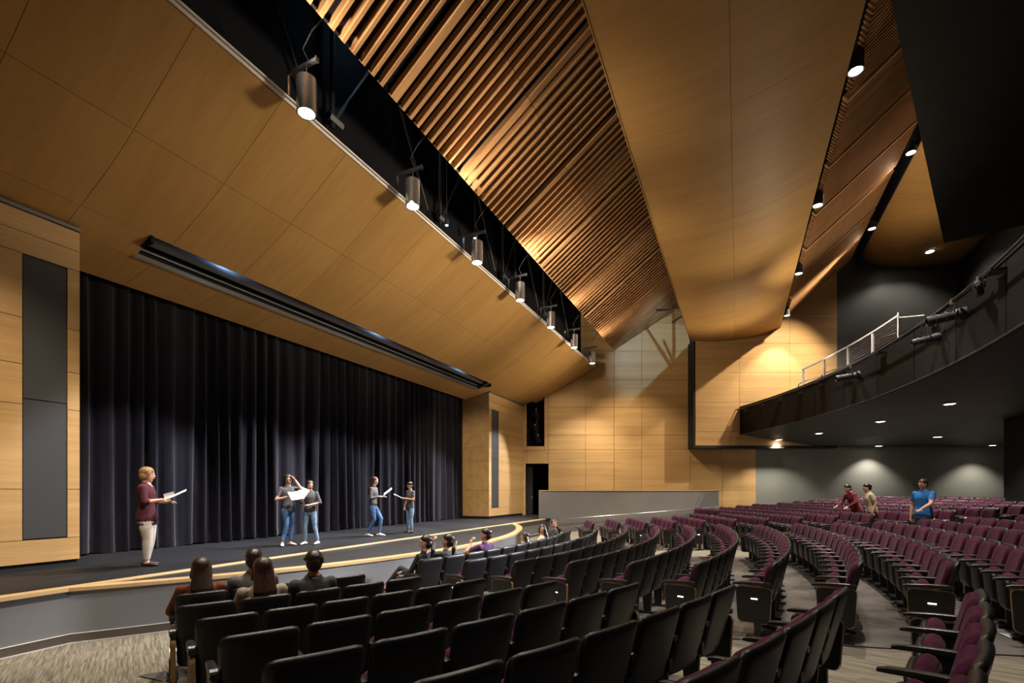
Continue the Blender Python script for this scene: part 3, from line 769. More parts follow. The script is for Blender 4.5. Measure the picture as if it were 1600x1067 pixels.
# profile spotlights clamped to the pipe
def profile_spot(loc, aim, L, label, group='stage spotlights on the balcony pipe', yoke=True, drop=0.38):
    ax = Vector(aim).normalized(); loc = Vector(loc)
    root = empty('stage_spotlight', loc); tag(root, label, 'spotlight', group)
    def pt(m, name, mat): o = m.build(name, mat, smooth='auto'); return under(o, root)
    c = loc - Vector((0, 0, drop))
    r = L * 0.13
    m = MB(); m.lathe([(r * 0.7, -0.5 * L), (r * 1.05, -0.46 * L), (r * 1.12, -0.2 * L), (r * 0.92, -0.1 * L), (r * 0.8, 0.0)], c, ax, 14); pt(m, 'lamp_body', 'frame_black')
    m = MB(); m.lathe([(r * 0.78, 0.0), (r * 0.78, 0.34 * L), (r * 0.86, 0.35 * L), (r * 0.86, 0.46 * L), (r * 0.74, 0.47 * L), (r * 0.72, 0.4 * L)], c, ax, 14); pt(m, 'lens_tube', 'frame_black')
    m = MB(); m.lathe([(0.001, 0.40 * L), (r * 0.7, 0.40 * L), (r * 0.5, 0.425 * L), (0.001, 0.435 * L)], c, ax, 14); pt(m, 'lens', 'lamp_glass')
    for t in (-0.12, 0.12, 0.30):
        m = MB(); m.lathe([(r * 0.9, t * L - 0.012), (r * 1.0, t * L - 0.012), (r * 1.0, t * L + 0.012), (r * 0.9, t * L + 0.012)], c, ax, 14); pt(m, 'band', 'dark_steel')
    sd = ax.cross(Vector((0, 0, 1))).normalized()
    m = MB()
    for s in (-1, 1): m.tube([c + sd * s * r * 1.25, c + sd * s * r * 1.25 + Vector((0, 0, drop * 0.72))], 0.014, 6)
    m.tube([c - sd * r * 1.25 + Vector((0, 0, drop * 0.72)), c + sd * r * 1.25 + Vector((0, 0, drop * 0.72))], 0.014, 6); pt(m, 'yoke', 'dark_steel')
    m = MB(); m.box(loc - Vector((0, 0, 0.02)), (0.06, 0.07, 0.12)); m.tube([loc - Vector((0, 0, 0.06)), loc - Vector((0, 0, drop * 0.3))], 0.012, 6); pt(m, 'clamp', 'steel')
    m = MB(); m.tube([c - ax * 0.5 * L, c - ax * 0.62 * L - Vector((0, 0, 0.1)), c - ax * 0.5 * L - Vector((0, 0, 0.25)), c - ax * 0.3 * L + Vector((0, 0, 0.02)), loc], 0.009, 5); pt(m, 'power_cord', 'frame_black')
    return root
for px, L, aim, lab, dp in ((1488, 0.95, (0.05, 1, -0.16), 'large black profile spotlight hanging highest on the balcony pipe', 0.33),
                            (1452, 0.72, (0.08, 1, -0.18), 'black profile spotlight tucked below the large one', 0.5),
                            (1330, 0.92, (0.0, 1, -0.10), 'black profile spotlight under the white guard rail', 0.36),
                            (1530, 0.5, (0.9, -0.4, -0.1), 'small black spotlight turned away beside the large one', 0.2)):
    a = bal_hit(px, BR - 0.2); profile_spot(bal(a, BR - 0.2, 4.17), aim, L, lab, drop=dp)
for k, (px, py) in enumerate(((838, 648), (836, 672), (841, 688))):
    p = world_pt(px, py, ZW + 0.35); profile_spot(p + Vector((0, 0, 0.3)), (-0.5, -0.8, -0.4), 0.55, ['topmost', 'middle', 'lowest'][k] + ' stage spotlight in the black niche over the wing door', 'stage spotlights in the wall niche', drop=0.3)
    # the tails of the sidelights glint in the niche
m = MB(); pz = world_pt(838, 767, ZW + 0.4)
m.tube([Vector((pz.x, pz.y, EYE + 2.4)), Vector((pz.x, pz.y, EYE + 5.0))], 0.03, 8); o = m.build('boom_pipe', 'dark_steel', smooth=True); tag(o, 'vertical pipe carrying the lamps in the wall niche', 'pipe')

# ================================================================== LAMPS
def lamp_part(root, m, name, mat, smooth='auto'): return under(m.build(name, mat, smooth=smooth), root)
def cylinder_lamp(loc, r, hgt, label, group, arm, watts, deg, target=None):
    """pendant down-light; loc = centre of its lens"""
    loc = Vector(loc); root = empty('pendant_downlight', loc); tag(root, label, 'pendant lamp', group)
    m = MB(); m.lathe([(r * 0.80, 0.03), (r * 0.84, 0.0), (r, 0.0), (r, hgt), (r * 0.9, hgt + 0.012), (0.001, hgt + 0.012)], loc, n=24); lamp_part(root, m, 'housing', 'steel' if arm else 'dark_steel')
    m = MB(); m.lathe([(0.001, 0.022), (r * 0.78, 0.022), (r * 0.78, 0.03), (0.001, 0.03)], loc, n=24); lamp_part(root, m, 'lens', 'lens_glow')
    top = loc + Vector((0, 0, hgt))
    m = MB(); m.tube([top, top + Vector((0, 0, 0.24))], 0.010, 6); lamp_part(root, m, 'stem', 'steel')
    if arm:
        e = Vector((loc.x, 6.84, EYE + H1(6.86) + 0.12)); z = top.z + 0.24
        m = MB(); m.tube([e, Vector((e.x, e.y, z - 0.03))], 0.024, 6); lamp_part(root, m, 'post', 'steel')
        m = MB(); m.box(Vector((loc.x, (6.86 + loc.y - 0.25) / 2, z)), (0.05, 6.86 - loc.y + 0.25, 0.06)); m.box(Vector((loc.x, loc.y - 0.235, z)), (0.07, 0.02, 0.08)); lamp_part(root, m, 'bracket_arm', 'dark_steel')
        m = MB(); m.tube([Vector((loc.x, loc.y - 0.05, z + 0.03)), Vector((loc.x, loc.y - 0.02, z + 0.10)), Vector((loc.x - 0.06, loc.y + 0.02, z + 0.22)), Vector((loc.x - 0.02, loc.y - 0.15, z + 0.5)), Vector((loc.x + 0.1, loc.y - 0.3, z + 0.75))], 0.012, 6); lamp_part(root, m, 'cable', 'frame_black', True)
    else:
        m = MB(); m.tube([top + Vector((0, 0, 0.24)), top + Vector((0, 0, 2.2))], 0.02, 6); lamp_part(root, m, 'hanger', 'dark_steel')
        m = MB(); m.box(loc + Vector((r + 0.015, 0, hgt * 0.5)), (0.012, 0.03, hgt * 0.6)); lamp_part(root, m, 'side_rail', 'edge_metal')
    spot('downlight_beam', loc - Vector((0, 0, 0.02)), target or loc - Vector((0, 0, 5)), watts, deg, 0.35 if not arm else 0.6, NEUT, r * 0.7, root)
    return root
for k in range(7):
    cylinder_lamp((5.78 + 2.87 * k, 6.42, EYE + 6.20), 0.155, 0.56, 'satin steel pendant downlight, %s from the camera along the maple ceiling edge' % NUM[k], 'pendant downlights along the stage ceiling edge', True, P_GAP1, 95)
for k in range(4):
    cylinder_lamp((12.0 + 5.07 * k + (0.1 if k else 0), -2.2, EYE + 8.62), 0.15, 0.62, 'black cylinder downlight, %s from the camera behind the hanging ceiling sheet' % NUM[k], 'cylinder downlights behind the hanging sheet', False, P_GAP2 if k < 3 else P_GAP2 * 0.35, 86)
for k in range(2):
    cylinder_lamp((20.4 + 5.2 * k, -5.28, EYE + 11.35), 0.16, 0.3, ['near', 'far'][k] + ' small downlight in the black gap before the balcony ceiling', 'downlights in the rear ceiling gap', False, P_GAP3, 100)
def recessed(loc, r, label, group, watts, deg, col=NEUT, up=None):
    loc = Vector(loc); root = empty('recessed_downlight', loc); tag(root, label, 'ceiling lamp', group)
    m = MB(); m.lathe([(r * 0.8, -0.004), (r, -0.012), (r * 1.18, -0.010), (r * 1.2, 0.0), (r * 0.9, 0.02)], loc, n=20); lamp_part(root, m, 'trim_ring', 'rail_white')
    m = MB(); m.lathe([(0.001, -0.006), (r * 0.8, -0.006), (r * 0.8, 0.004), (0.001, 0.004)], loc, n=20); lamp_part(root, m, 'lens', 'lens_warm')
    spot('downlight_beam', loc - Vector((0, 0, 0.03)), loc - Vector((0, 0, 4)), watts, deg, 0.55, col, r * 0.6, root)
def soffit_h(p):
    r = math.hypot(p.x - BX, p.y - BY) - BR
    return HB0 + (2.33 - HB0) * min(max((r - 0.1) / 3.6, 0), 1) - 0.012
def soffit_hit(px, py):
    best = None
    for Z in np.arange(5, 25.5, 0.02):
        p = world_pt(px, py, Z); e = abs(p.z - EYE - soffit_h(p))
        if math.hypot(p.x - BX, p.y - BY) > BR and (best is None or e < best[0]): best = (e, p)
    return best[1]
SOF = ((1484, 631), (1376, 658.5), (1280, 677), (1217, 687), (1465, 682.5), (1551, 687), (1373, 692.5))
SLAB = ('nearest under the balcony front', 'second along the balcony front', 'third along the balcony front', 'by the maple wall box', 'before the slate wall, middle of the rear row', 'beside the black booth wall', 'farthest before the slate wall')
for (px, py), nm in zip(SOF, SLAB):
    p = soffit_hit(px, py) if px not in (1373, 1551) else world_pt(px, py, 24.95 if px == 1373 else 24.6)
    p.z = EYE + soffit_h(p) - 0.004
    recessed(p, 0.16, 'round recessed downlight %s' % nm, 'downlights in the balcony soffit', P_SOFFIT * (0.55 if px in (1373, 1551) else 1), 112, NEUT)
p = at_h(1453, 394, H3(-7.6)); p.z = EYE + H3(min(max(p.y, -10.3), -5.7)) - 0.004
recessed(p, 0.2, 'round recessed downlight in the high balcony ceiling', 'downlights in the balcony ceiling', P_BALC, 140, NEUT)

# hangers and rails over the house sheet near the far wall (their shadows rake the maple)
for k, (pa_, pb_) in enumerate((((22.9, 2.0, 8.1), (24.6, 3.6, 8.9)), ((22.6, 1.7, 8.0), (24.9, 2.9, 8.3)), ((23.6, 2.1, 7.9), (23.6, 2.1, 10.0)))):
    m = MB(); m.tube([Vector((pa_[0], pa_[1], EYE + pa_[2])), Vector((pb_[0], pb_[1], EYE + pb_[2]))], 0.05, 8)
    o = m.build('hanger_bar', 'truss_steel', smooth=True); tag(o, ['upper sloping steel bar beside the hanging ceiling sheet', 'lower sloping steel bar beside the hanging ceiling sheet', 'upright steel hanger of the hanging ceiling sheet'][k], 'steel bar', 'steel bars above the hanging sheet')
# steelwork glimpsed in the dark gap above the stage ceiling
for k, x in enumerate((3.4, 7.3, 11.2, 15.1, 19.0)):
    root = empty('roof_truss', (x, 7.3, EYE + 8.3)); tag(root, 'dark steel roof truss, %s from the camera in the gap over the stage' % NUM[k], 'truss', 'roof trusses in the dark gap')
    for nm, pts, r in (('chord', [(x, 7.4, EYE + 7.3), (x, 7.4, EYE + 13)], 0.05), ('diagonal', [(x, 7.4, EYE + 7.4), (x + 1.6, 7.4, EYE + 10.2)], 0.035), ('diagonal', [(x + 1.6, 7.4, EYE + 10.2), (x + 3.3, 7.4, EYE + 7.4)], 0.035), ('gusset', [(x - 0.1, 7.4, EYE + 7.5), (x + 0.25, 7.4, EYE + 7.5)], 0.09)):
        m = MB(); m.tube(pts, r, 6); under(m.build(nm, 'truss_steel', smooth='auto'), root)
for k, px_py in enumerate(((698, 352), (742, 372), (805, 432))):
    d = world_pt(px_py[0], px_py[1], 1) - Vector((0, 0, EYE)); t = 7.1 / d.y; p = Vector((0, 0, EYE)) + d * t
    root = empty('work_light', p); tag(root, 'tiny blue work light in the dark ceiling gap, %s from the camera' % NUM[k], 'work light', 'blue work lights')
    m = MB(); m.lathe([(0.05, 0.0), (0.06, 0.03), (0.06, 0.14), (0.02, 0.18), (0.001, 0.18)], p, n=10); under(m.build('housing', 'dark_steel', smooth='auto'), root)
    m = MB(); m.ell(p - Vector((0, 0, 0.0)), (0.045, 0.045, 0.02), 10, 6); under(m.build('lens', 'blue_glow', smooth=True), root)
    m = MB(); m.tube([p + Vector((0, 0, 0.17)), Vector((p.x, p.y, 16.31))], 0.012, 5); under(m.build('stem', 'truss_steel'), root)

# ================================================================== SEATS
def pillow(w_top, w_bot, z0, z1, yfun, T, rc_top, rc_bot=0.02, nu=10, nv=9, edge=0.05, bow=0.02, mats='seat_black', name='pillow'):
    """upright cushioned slab: rounded outline, thickness fading to the rim; yfun(z) = its mid plane"""
    vs = []; fs = []
    us = [-math.cos(math.pi * k / nu) for k in range(nu + 1)]
    us = [0.75 * u + 0.25 * (2 * k / nu - 1) for k, u in enumerate(us)]
    tv = [0.5 - 0.5 * math.cos(math.pi * k / nv) for k in range(nv + 1)]
    for side in (1, -1):
        for u in us:
            xh = abs(u) * 0.5 * w_top
            ct = rc_top - math.sqrt(max(rc_top ** 2 - max(0, xh - (w_top / 2 - rc_top)) ** 2, 0))
            cb = rc_bot - math.sqrt(max(rc_bot ** 2 - max(0, xh - (w_top / 2 - rc_bot)) ** 2, 0))
            for v in tv:
                z = z0 + cb + (z1 - ct - z0 - cb) * v
                wz = w_bot + (w_top - w_bot) * (z - z0) / (z1 - z0)
                x = u * wz / 2
                d = min((1 - abs(u)) * wz / 2, v * (z1 - z0), (1 - v) * (z1 - z0))
                k = min(d / edge, 1); t = T / 2 * math.sqrt(max(1 - (1 - k) ** 2, 0))
                vs.append((x, yfun(z) + bow * u * u + side * t, z))
    n = (nu + 1) * (nv + 1)
    for s in (0, 1):
        for i in range(nu):
            for j in range(nv):
                a = s * n + i * (nv + 1) + j; q = (a, a + nv + 1, a + nv + 2, a + 1)
                fs.append(q if s else q[::-1])
    m = MB(); m.add(vs, fs)
    me = m.mesh(name, mats, smooth=True, merge=0.0004)
    return me
lean = lambda z: (0.90 - z) * 0.24           # the back leans: top at y = 0, lower part further forward
ME = {}
ME['back_shell'] = pillow(0.515, 0.47, 0.30, 0.895, lambda z: lean(z), 0.058, 0.055, 0.05, edge=0.032, bow=0.018, name='back_shell')
ME['back_cushion'] = pillow(0.455, 0.42, 0.40, 0.872, lambda z: lean(z) + 0.04, 0.075, 0.09, 0.03, edge=0.05, bow=0.022, mats='seat_purple', name='back_cushion')
ME['seat_cushion'] = pillow(0.44, 0.44, 0.27, 0.655, lambda z: 0.235 + (z - 0.27) * 0.10, 0.105, 0.14, 0.06, edge=0.05, bow=0.0, mats='seat_purple', name='seat_cushion')
ME['seat_pan'] = pillow(0.45, 0.40, 0.25, 0.62, lambda z: 0.305 + (z - 0.27) * 0.08, 0.07, 0.12, 0.08, edge=0.045, bow=-0.01, name='seat_pan')
def lay(me, name, rot, off):
    m2 = me.copy(); m2.name = name
    m2.transform(Matrix.Translation(off) @ Matrix.Rotation(rot, 4, 'X')); return m2
ME['seat_cushion_down'] = lay(ME['seat_cushion'], 'seat_cushion_down', R_(-84), (0, -0.11, 0.655))
ME['seat_pan_down'] = lay(ME['seat_pan'], 'seat_pan_down', R_(-84), (0, -0.11, 0.685))
b = MB()
prof = [(0.05, 0.63, 0.030, 0.022), (0.12, 0.632, 0.034, 0.024), (0.28, 0.628, 0.032, 0.022), (0.42, 0.618, 0.028, 0.019), (0.465, 0.610, 0.020, 0.012)]
n = 10; vs = []; fs = []
for y, z, rx, rz in prof:
    for k in range(n):
        t = 2 * math.pi * k / n; c, s_ = math.cos(t), math.sin(t)
        vs.append((rx * math.copysign(abs(c) ** 0.6, c), y, z + rz * math.copysign(abs(s_) ** 0.6, s_)))
for i in range(len(prof) - 1):
    for k in range(n): fs.append((i * n + k, i * n + (k + 1) % n, (i + 1) * n + (k + 1) % n, (i + 1) * n + k))
fs += [tuple(range(n)), tuple((len(prof) - 1) * n + k for k in range(n))[::-1]]
b.add(vs, fs); ME['armrest'] = b.mesh('armrest', 'arm_black', smooth='auto')
b = MB()
b.hexa([Vector(p) for p in ((-0.016, 0.14, 0.012), (0.016, 0.14, 0.012), (0.016, 0.24, 0.012), (-0.016, 0.24, 0.012), (-0.016, 0.10, 0.61), (0.016, 0.10, 0.61), (0.016, 0.30, 0.61), (-0.016, 0.30, 0.61))])
b.box((0, 0.19, 0.010), (0.09, 0.26, 0.02)); b.box((0, 0.15, 0.42), (0.05, 0.12, 0.10))
ME['leg'] = b.mesh('leg', 'frame_black')
def round_rect(y0, y1, z0, z1, r, n=5, taper=0.0):
    out = []
    for cy, cz, a0 in ((y1 - r, z0 + r, -90), (y1 - r, z1 - r, 0), (y0 + r, z1 - r, 90), (y0 + r, z0 + r, 180)):
        for k in range(n + 1):
            a = R_(a0 + 90 * k / n); out.append((cy + r * math.cos(a), cz + r * math.sin(a)))
    return [(y - taper * (z1 - z) * (1 if y > (y0 + y1) / 2 else -1), z) for y, z in out]
def prism(outline, x0, x1, mats, name, mi=0):
    m = MB(); k = len(outline)
    vs = [(x0, y, z) for y, z in outline] + [(x1, y, z) for y, z in outline]
    m.add(vs, [tuple(range(k))[::-1], tuple(range(k, 2 * k))] + [(i, (i + 1) % k, k + (i + 1) % k, k + i) for i in range(k)])
    return m.mesh(name, mats, smooth='auto')
ME['end_panel'] = prism(round_rect(0.045, 0.425, 0.17, 0.585, 0.05, taper=0.06), -0.016, 0.016, 'frame_black', 'end_panel')
def band():
    m = MB(); o = round_rect(0.036, 0.434, 0.161, 0.594, 0.055, taper=0.06); i_ = round_rect(0.0405, 0.4295, 0.1655, 0.5895, 0.053, taper=0.06); k = len(o)
    x0, x1 = -0.0185, 0.0185
    vs = [(x0, *p) for p in o] + [(x1, *p) for p in o] + [(x0, *p) for p in i_] + [(x1, *p) for p in i_]
    fs = []
    for a in range(k):
        c = (a + 1) % k
        fs += [(a, k + a, k + c, c), (2 * k + a, 2 * k + c, 3 * k + c, 3 * k + a), (a, c, 2 * k + c, 2 * k + a), (k + a, 3 * k + a, 3 * k + c, k + c)]
    m.add(vs, fs); return m.mesh('edge_band', 'plywood_edge', smooth='auto')
ME['edge_band'] = band()
b = MB(); b.box((0, 0.235, 0.475), (0.046, 0.15, 0.05)); ME['light_hood'] = b.mesh('light_hood', 'frame_black')
b = MB(); b.box((0, 0.225, 0.452), (0.05, 0.07, 0.012)); ME['aisle_lens'] = b.mesh('aisle_lens', 'aisle_glow')
b = MB(); b.box((0, 0.10, 0.657), (0.05, 0.06, 0.008)); b.box((0, 0.115, 0.6615), (0.02, 0.004, 0.001), mi=1); b.box((0, 0.09, 0.6615), (0.014, 0.004, 0.001), mi=1)
ME['number_plate'] = b.mesh('number_plate', ['paper', 'dark_steel'])
b = MB(); b.box((0, 0.19, 0.10), (0.06, 0.07, 0.18)); b.box((0, 0.19, 0.010), (0.10, 0.24, 0.02)); ME['end_foot'] = b.mesh('end_foot', 'frame_black')

PITCH = 0.535
CHAIRS = []                                   # (row index, block, ordinal, location, angle, flags)
def row_positions(i, xa, xb, start='left', nfix=None):
    """seat centres along a row arc between two x limits"""
    r = R1 + DR * i
    ta = math.asin((xa - CX) / r); tb = math.asin(max(-1, min(1, (xb - CX) / r)))
    n = nfix or max(1, int((tb - ta) * r / PITCH + 0.15))
    dt = (tb - ta) / n if nfix else PITCH / r
    t0 = ta + dt / 2 if start == 'left' else tb - dt / 2 - (n - 1) * dt
    return r, [t0 + k * dt for k in range(n)]
OCC = set()
for i in range(0, 18):
    blocks = []
    if 1 <= i <= 8: blocks.append(('left', LEFT_EDGE[i], A0 - 0.02, 'right'))
    if i <= 13: blocks.append(('centre', A1 + 0.05, A2 - 0.02, 'left'))
    if i >= 1:
        lim = 20.6 - LEFT_EDGE[min(i, 7)] if i < 8 else 30.0
        blocks.append(('far', A3 + 0.05, lim, 'left'))
    for blk, xa, xb, st_ in blocks:
        r = R1 + DR * i
        r, ts = row_positions(i, xa, min(xb, CX + r * 0.96), st_, LEFT_N[i] if blk == 'left' else None)
        for k, t in enumerate(ts):
            p = Vector((CX + r * math.sin(t), CY - r * math.cos(t), 0)); p.z = fz(p.x, p.y) + 0.012
            if p.dot(F) > (20.9 if i >= 8 else 22.0): continue
            if p.y < -7.3 and p.x < 21.6: continue
            first = k == 0; last = k == len(ts) - 1
            CHAIRS.append(dict(w=(ts[1] - ts[0]) * r if len(ts) > 1 else PITCH, i=i, blk=blk, k=k, n=len(ts), p=p, t=t, first=first, last=last))
def vis_size(c):
    pr = proj(c['p'] + Vector((0, 0, 0.75)))
    if not pr: return 0
    if not (-90 < pr[0] < 1690 and pr[1] < 1190): return 0
    return FPX * 0.5 / pr[2]
for c in CHAIRS: c['s'] = vis_size(c)
CHAIRS = [c for c in CHAIRS if c['s'] > 0]
CHAIRS.sort(key=lambda c: -c['s'])
SEATED = SEATED_LIST = [('left', 1, 0), ('left', 1, 1), ('left', 2, 1), ('left', 2, 2), ('centre', 0, 0), ('centre', 0, 1), ('centre', 0, 3), ('centre', 0, 6), ('centre', 0, 8), ('centre', 0, 10)]
def chair_matrix(c): return Matrix.Translation(c['p']) @ Matrix.Rotation(c['t'], 4, 'Z')
BLK = {'left': 'near block', 'centre': 'middle block', 'far': 'far block'}
def make_chair(c, parts=True):
    root = empty('theatre_seat', c['p'], c['t'])
    occ = (c['blk'], c['i'], c['k']) in SEATED
    side = {'left': 'from the left end', 'centre': 'from the camera-side aisle', 'far': 'from the far aisle'}[c['blk']]
    look = 'occupied purple seat,' if occ else 'purple seat,'
    tag(root, '%s %s %s, %s row, %s' % (look, NUM[min(c['k'], 29)], side, NUM[c['i'] - (1 if c['blk'] != 'centre' else 0)], BLK[c['blk']]),
        'theatre seat', 'theatre seats of the %s' % BLK[c['blk']])
    def add(name, key=None, x=0.0, par=None):
        o = D.objects.new(name, ME[key or name]); COL.objects.link(o); o.parent = par or root; o.location = (x, 0, 0); return o
    add('back_shell'); add('back_cushion')
    if occ: add('seat_cushion', 'seat_cushion_down'); add('seat_pan', 'seat_pan_down')
    else: add('seat_cushion'); add('seat_pan')
    h = c['w'] / 2
    for o_ in root.children: o_.scale.x = c['w'] / PITCH
    def side_set(x, end):
        a = add('armrest', x=x)
        if end:
            e = add('end_panel', x=x); add('edge_band', par=e)
            if c['i'] % 2 == (1 if c['blk'] != 'left' else 0) or c['blk'] == 'centre' and c['i'] in (6, 8):
                q = add('light_hood', par=e); add('aisle_lens', par=e)
            add('leg', 'end_foot', x=x)
            if c['blk'] == 'left' and c['first'] and c['i'] in (2, 3, 4): add('number_plate', par=a)
        else: add('leg', x=x)
    side_set(h, c['last'])
    if c['first']: side_set(-h, True)
    return root
N_IND = 300
for c in CHAIRS[:N_IND]: make_chair(c)
# beyond the 300 nearest: the small seats at the back, too many to pick apart, as one mesh
rest = CHAIRS[N_IND:]
bm = bmesh.new(); mats = ['seat_black', 'seat_purple', 'arm_black', 'frame_black']; ix = {k: j for j, k in enumerate(mats)}
for c in rest:
    Mx = chair_matrix(c)
    for key, x in (('back_shell', 0), ('back_cushion', 0), ('seat_cushion', 0), ('seat_pan', 0), ('armrest', PITCH / 2), ('leg', PITCH / 2)):
        me = ME[key]; n0 = len(bm.faces); bm.verts.ensure_lookup_table(); v0 = len(bm.verts)
        T = Mx @ Matrix.Translation((x, 0, 0))
        vv = [bm.verts.new(T @ v.co) for v in me.vertices]
        for p in me.polygons:
            try:
                f = bm.faces.new([vv[q] for q in p.vertices]); f.material_index = ix[me.materials[0].name]; f.smooth = True
            except ValueError: pass
if rest:
    me = D.meshes.new('distant_seats'); bm.to_mesh(me)
    for k in mats: me.materials.append(MATS[k])
    o = link('distant_seats', me); tag(o, 'mass of small purple seats in the farthest rows', 'seats', kind='stuff')
bm.free()
print('CHAIRS', len(CHAIRS), 'rest', len(rest), 'smallest own px', CHAIRS[min(N_IND, len(CHAIRS)) - 1]['s'])
# a few balcony seats whose tops show behind the guard rail
for k, px in enumerate((1308, 1322, 1337, 1352, 1368, 1384)):
    a = bal_hit(px, BR + 1.1); p = bal(a, BR + 1.1, 3.46)
    root = empty('balcony_seat', p, a); tag(root, 'purple balcony seat behind the cable rail, %s from its lowest post' % NUM[k], 'theatre seat', 'balcony seats behind the rail')
    for nm in ('back_shell', 'back_cushion', 'seat_cushion', 'seat_pan', 'armrest', 'leg'):
        o = D.objects.new(nm, ME[nm]); COL.objects.link(o); o.parent = root; o.location = (PITCH / 2 if nm in ('armrest', 'leg') else 0, 0, 0)
m = MB(); q = soffit_hit and world_pt(1578, 992, 5.3); q.z = fz(q.x, q.y) + 0.016
m.add([(q.x + a, q.y + b_, q.z + c_) for c_ in (0, 0.003) for a, b_ in ((-0.1, -0.06), (0.1, -0.04), (0.1, 0.07), (-0.1, 0.05))], [(3, 2, 1, 0), (4, 5, 6, 7), (0, 1, 5, 4), (1, 2, 6, 5), (2, 3, 7, 6), (3, 0, 4, 7)])
o = m.build('paper_sheet', 'paper'); tag(o, 'small white paper lying on the concrete floor between the rows', 'paper')

# ================================================================== PEOPLE
for nm, c1, c2, sc, ro in (('skin_light', (0.60, 0.34, 0.24), (0.66, 0.39, 0.28), 30, 0.5), ('skin_tan', (0.46, 0.24, 0.15), (0.52, 0.28, 0.18), 30, 0.5),
                           ('hair_blonde', (0.17, 0.09, 0.032), (0.36, 0.22, 0.09), 60, 0.45), ('hair_dark', (0.014, 0.008, 0.006), (0.035, 0.02, 0.013), 60, 0.38),
                           ('hair_brown', (0.03, 0.013, 0.008), (0.075, 0.032, 0.018), 60, 0.4), ('hair_ombre', (0.012, 0.008, 0.006), (0.055, 0.03, 0.014), 9, 0.45),
                           ('top_maroon', (0.052, 0.004, 0.014), (0.066, 0.006, 0.019), 40, 0.9), ('top_grey', (0.075, 0.073, 0.075), (0.095, 0.093, 0.095), 40, 0.9),
                           ('top_charcoal', (0.045, 0.045, 0.046), (0.062, 0.062, 0.062), 40, 0.9), ('top_rust', (0.13, 0.03, 0.012), (0.19, 0.05, 0.02), 60, 0.95),
                           ('top_hoodie', (0.13, 0.125, 0.115), (0.17, 0.165, 0.155), 40, 0.95), ('top_cream', (0.33, 0.27, 0.19), (0.45, 0.38, 0.28), 70, 0.95),
                           ('top_black', (0.010, 0.010, 0.011), (0.016, 0.016, 0.017), 40, 0.85), ('top_purple', (0.08, 0.028, 0.10), (0.11, 0.04, 0.135), 40, 0.9),
                           ('top_red', (0.16, 0.015, 0.02), (0.2, 0.02, 0.028), 40, 0.9), ('top_beige', (0.55, 0.46, 0.33), (0.62, 0.53, 0.39), 40, 0.9),
                           ('top_blue', (0.012, 0.13, 0.42), (0.02, 0.17, 0.5), 40, 0.85), ('jeans_blue', (0.045, 0.12, 0.29), (0.10, 0.22, 0.42), 14, 0.85),
                           ('jeans_pale', (0.13, 0.22, 0.36), (0.24, 0.36, 0.5), 14, 0.85), ('trousers_white', (0.50, 0.47, 0.43), (0.58, 0.55, 0.51), 30, 0.85),
                           ('trousers_dark', (0.014, 0.015, 0.02), (0.022, 0.023, 0.03), 30, 0.85), ('shoe_white', (0.72, 0.70, 0.68), (0.8, 0.78, 0.76), 30, 0.6),
                           ('shoe_pink', (0.62, 0.45, 0.42), (0.7, 0.52, 0.49), 30, 0.6), ('shoe_dark', (0.02, 0.014, 0.014), (0.03, 0.02, 0.02), 30, 0.5),
                           ('eye_dark', (0.02, 0.012, 0.01), (0.03, 0.02, 0.015), 10, 0.2), ('lip', (0.42, 0.13, 0.11), (0.46, 0.15, 0.13), 10, 0.45)):
    noisy(nm, c1, c2, sc, ro, 0.15 if 'hair' in nm else 0.08, (1, 1, 0.12) if 'hair' in nm else (1, 1, 1))

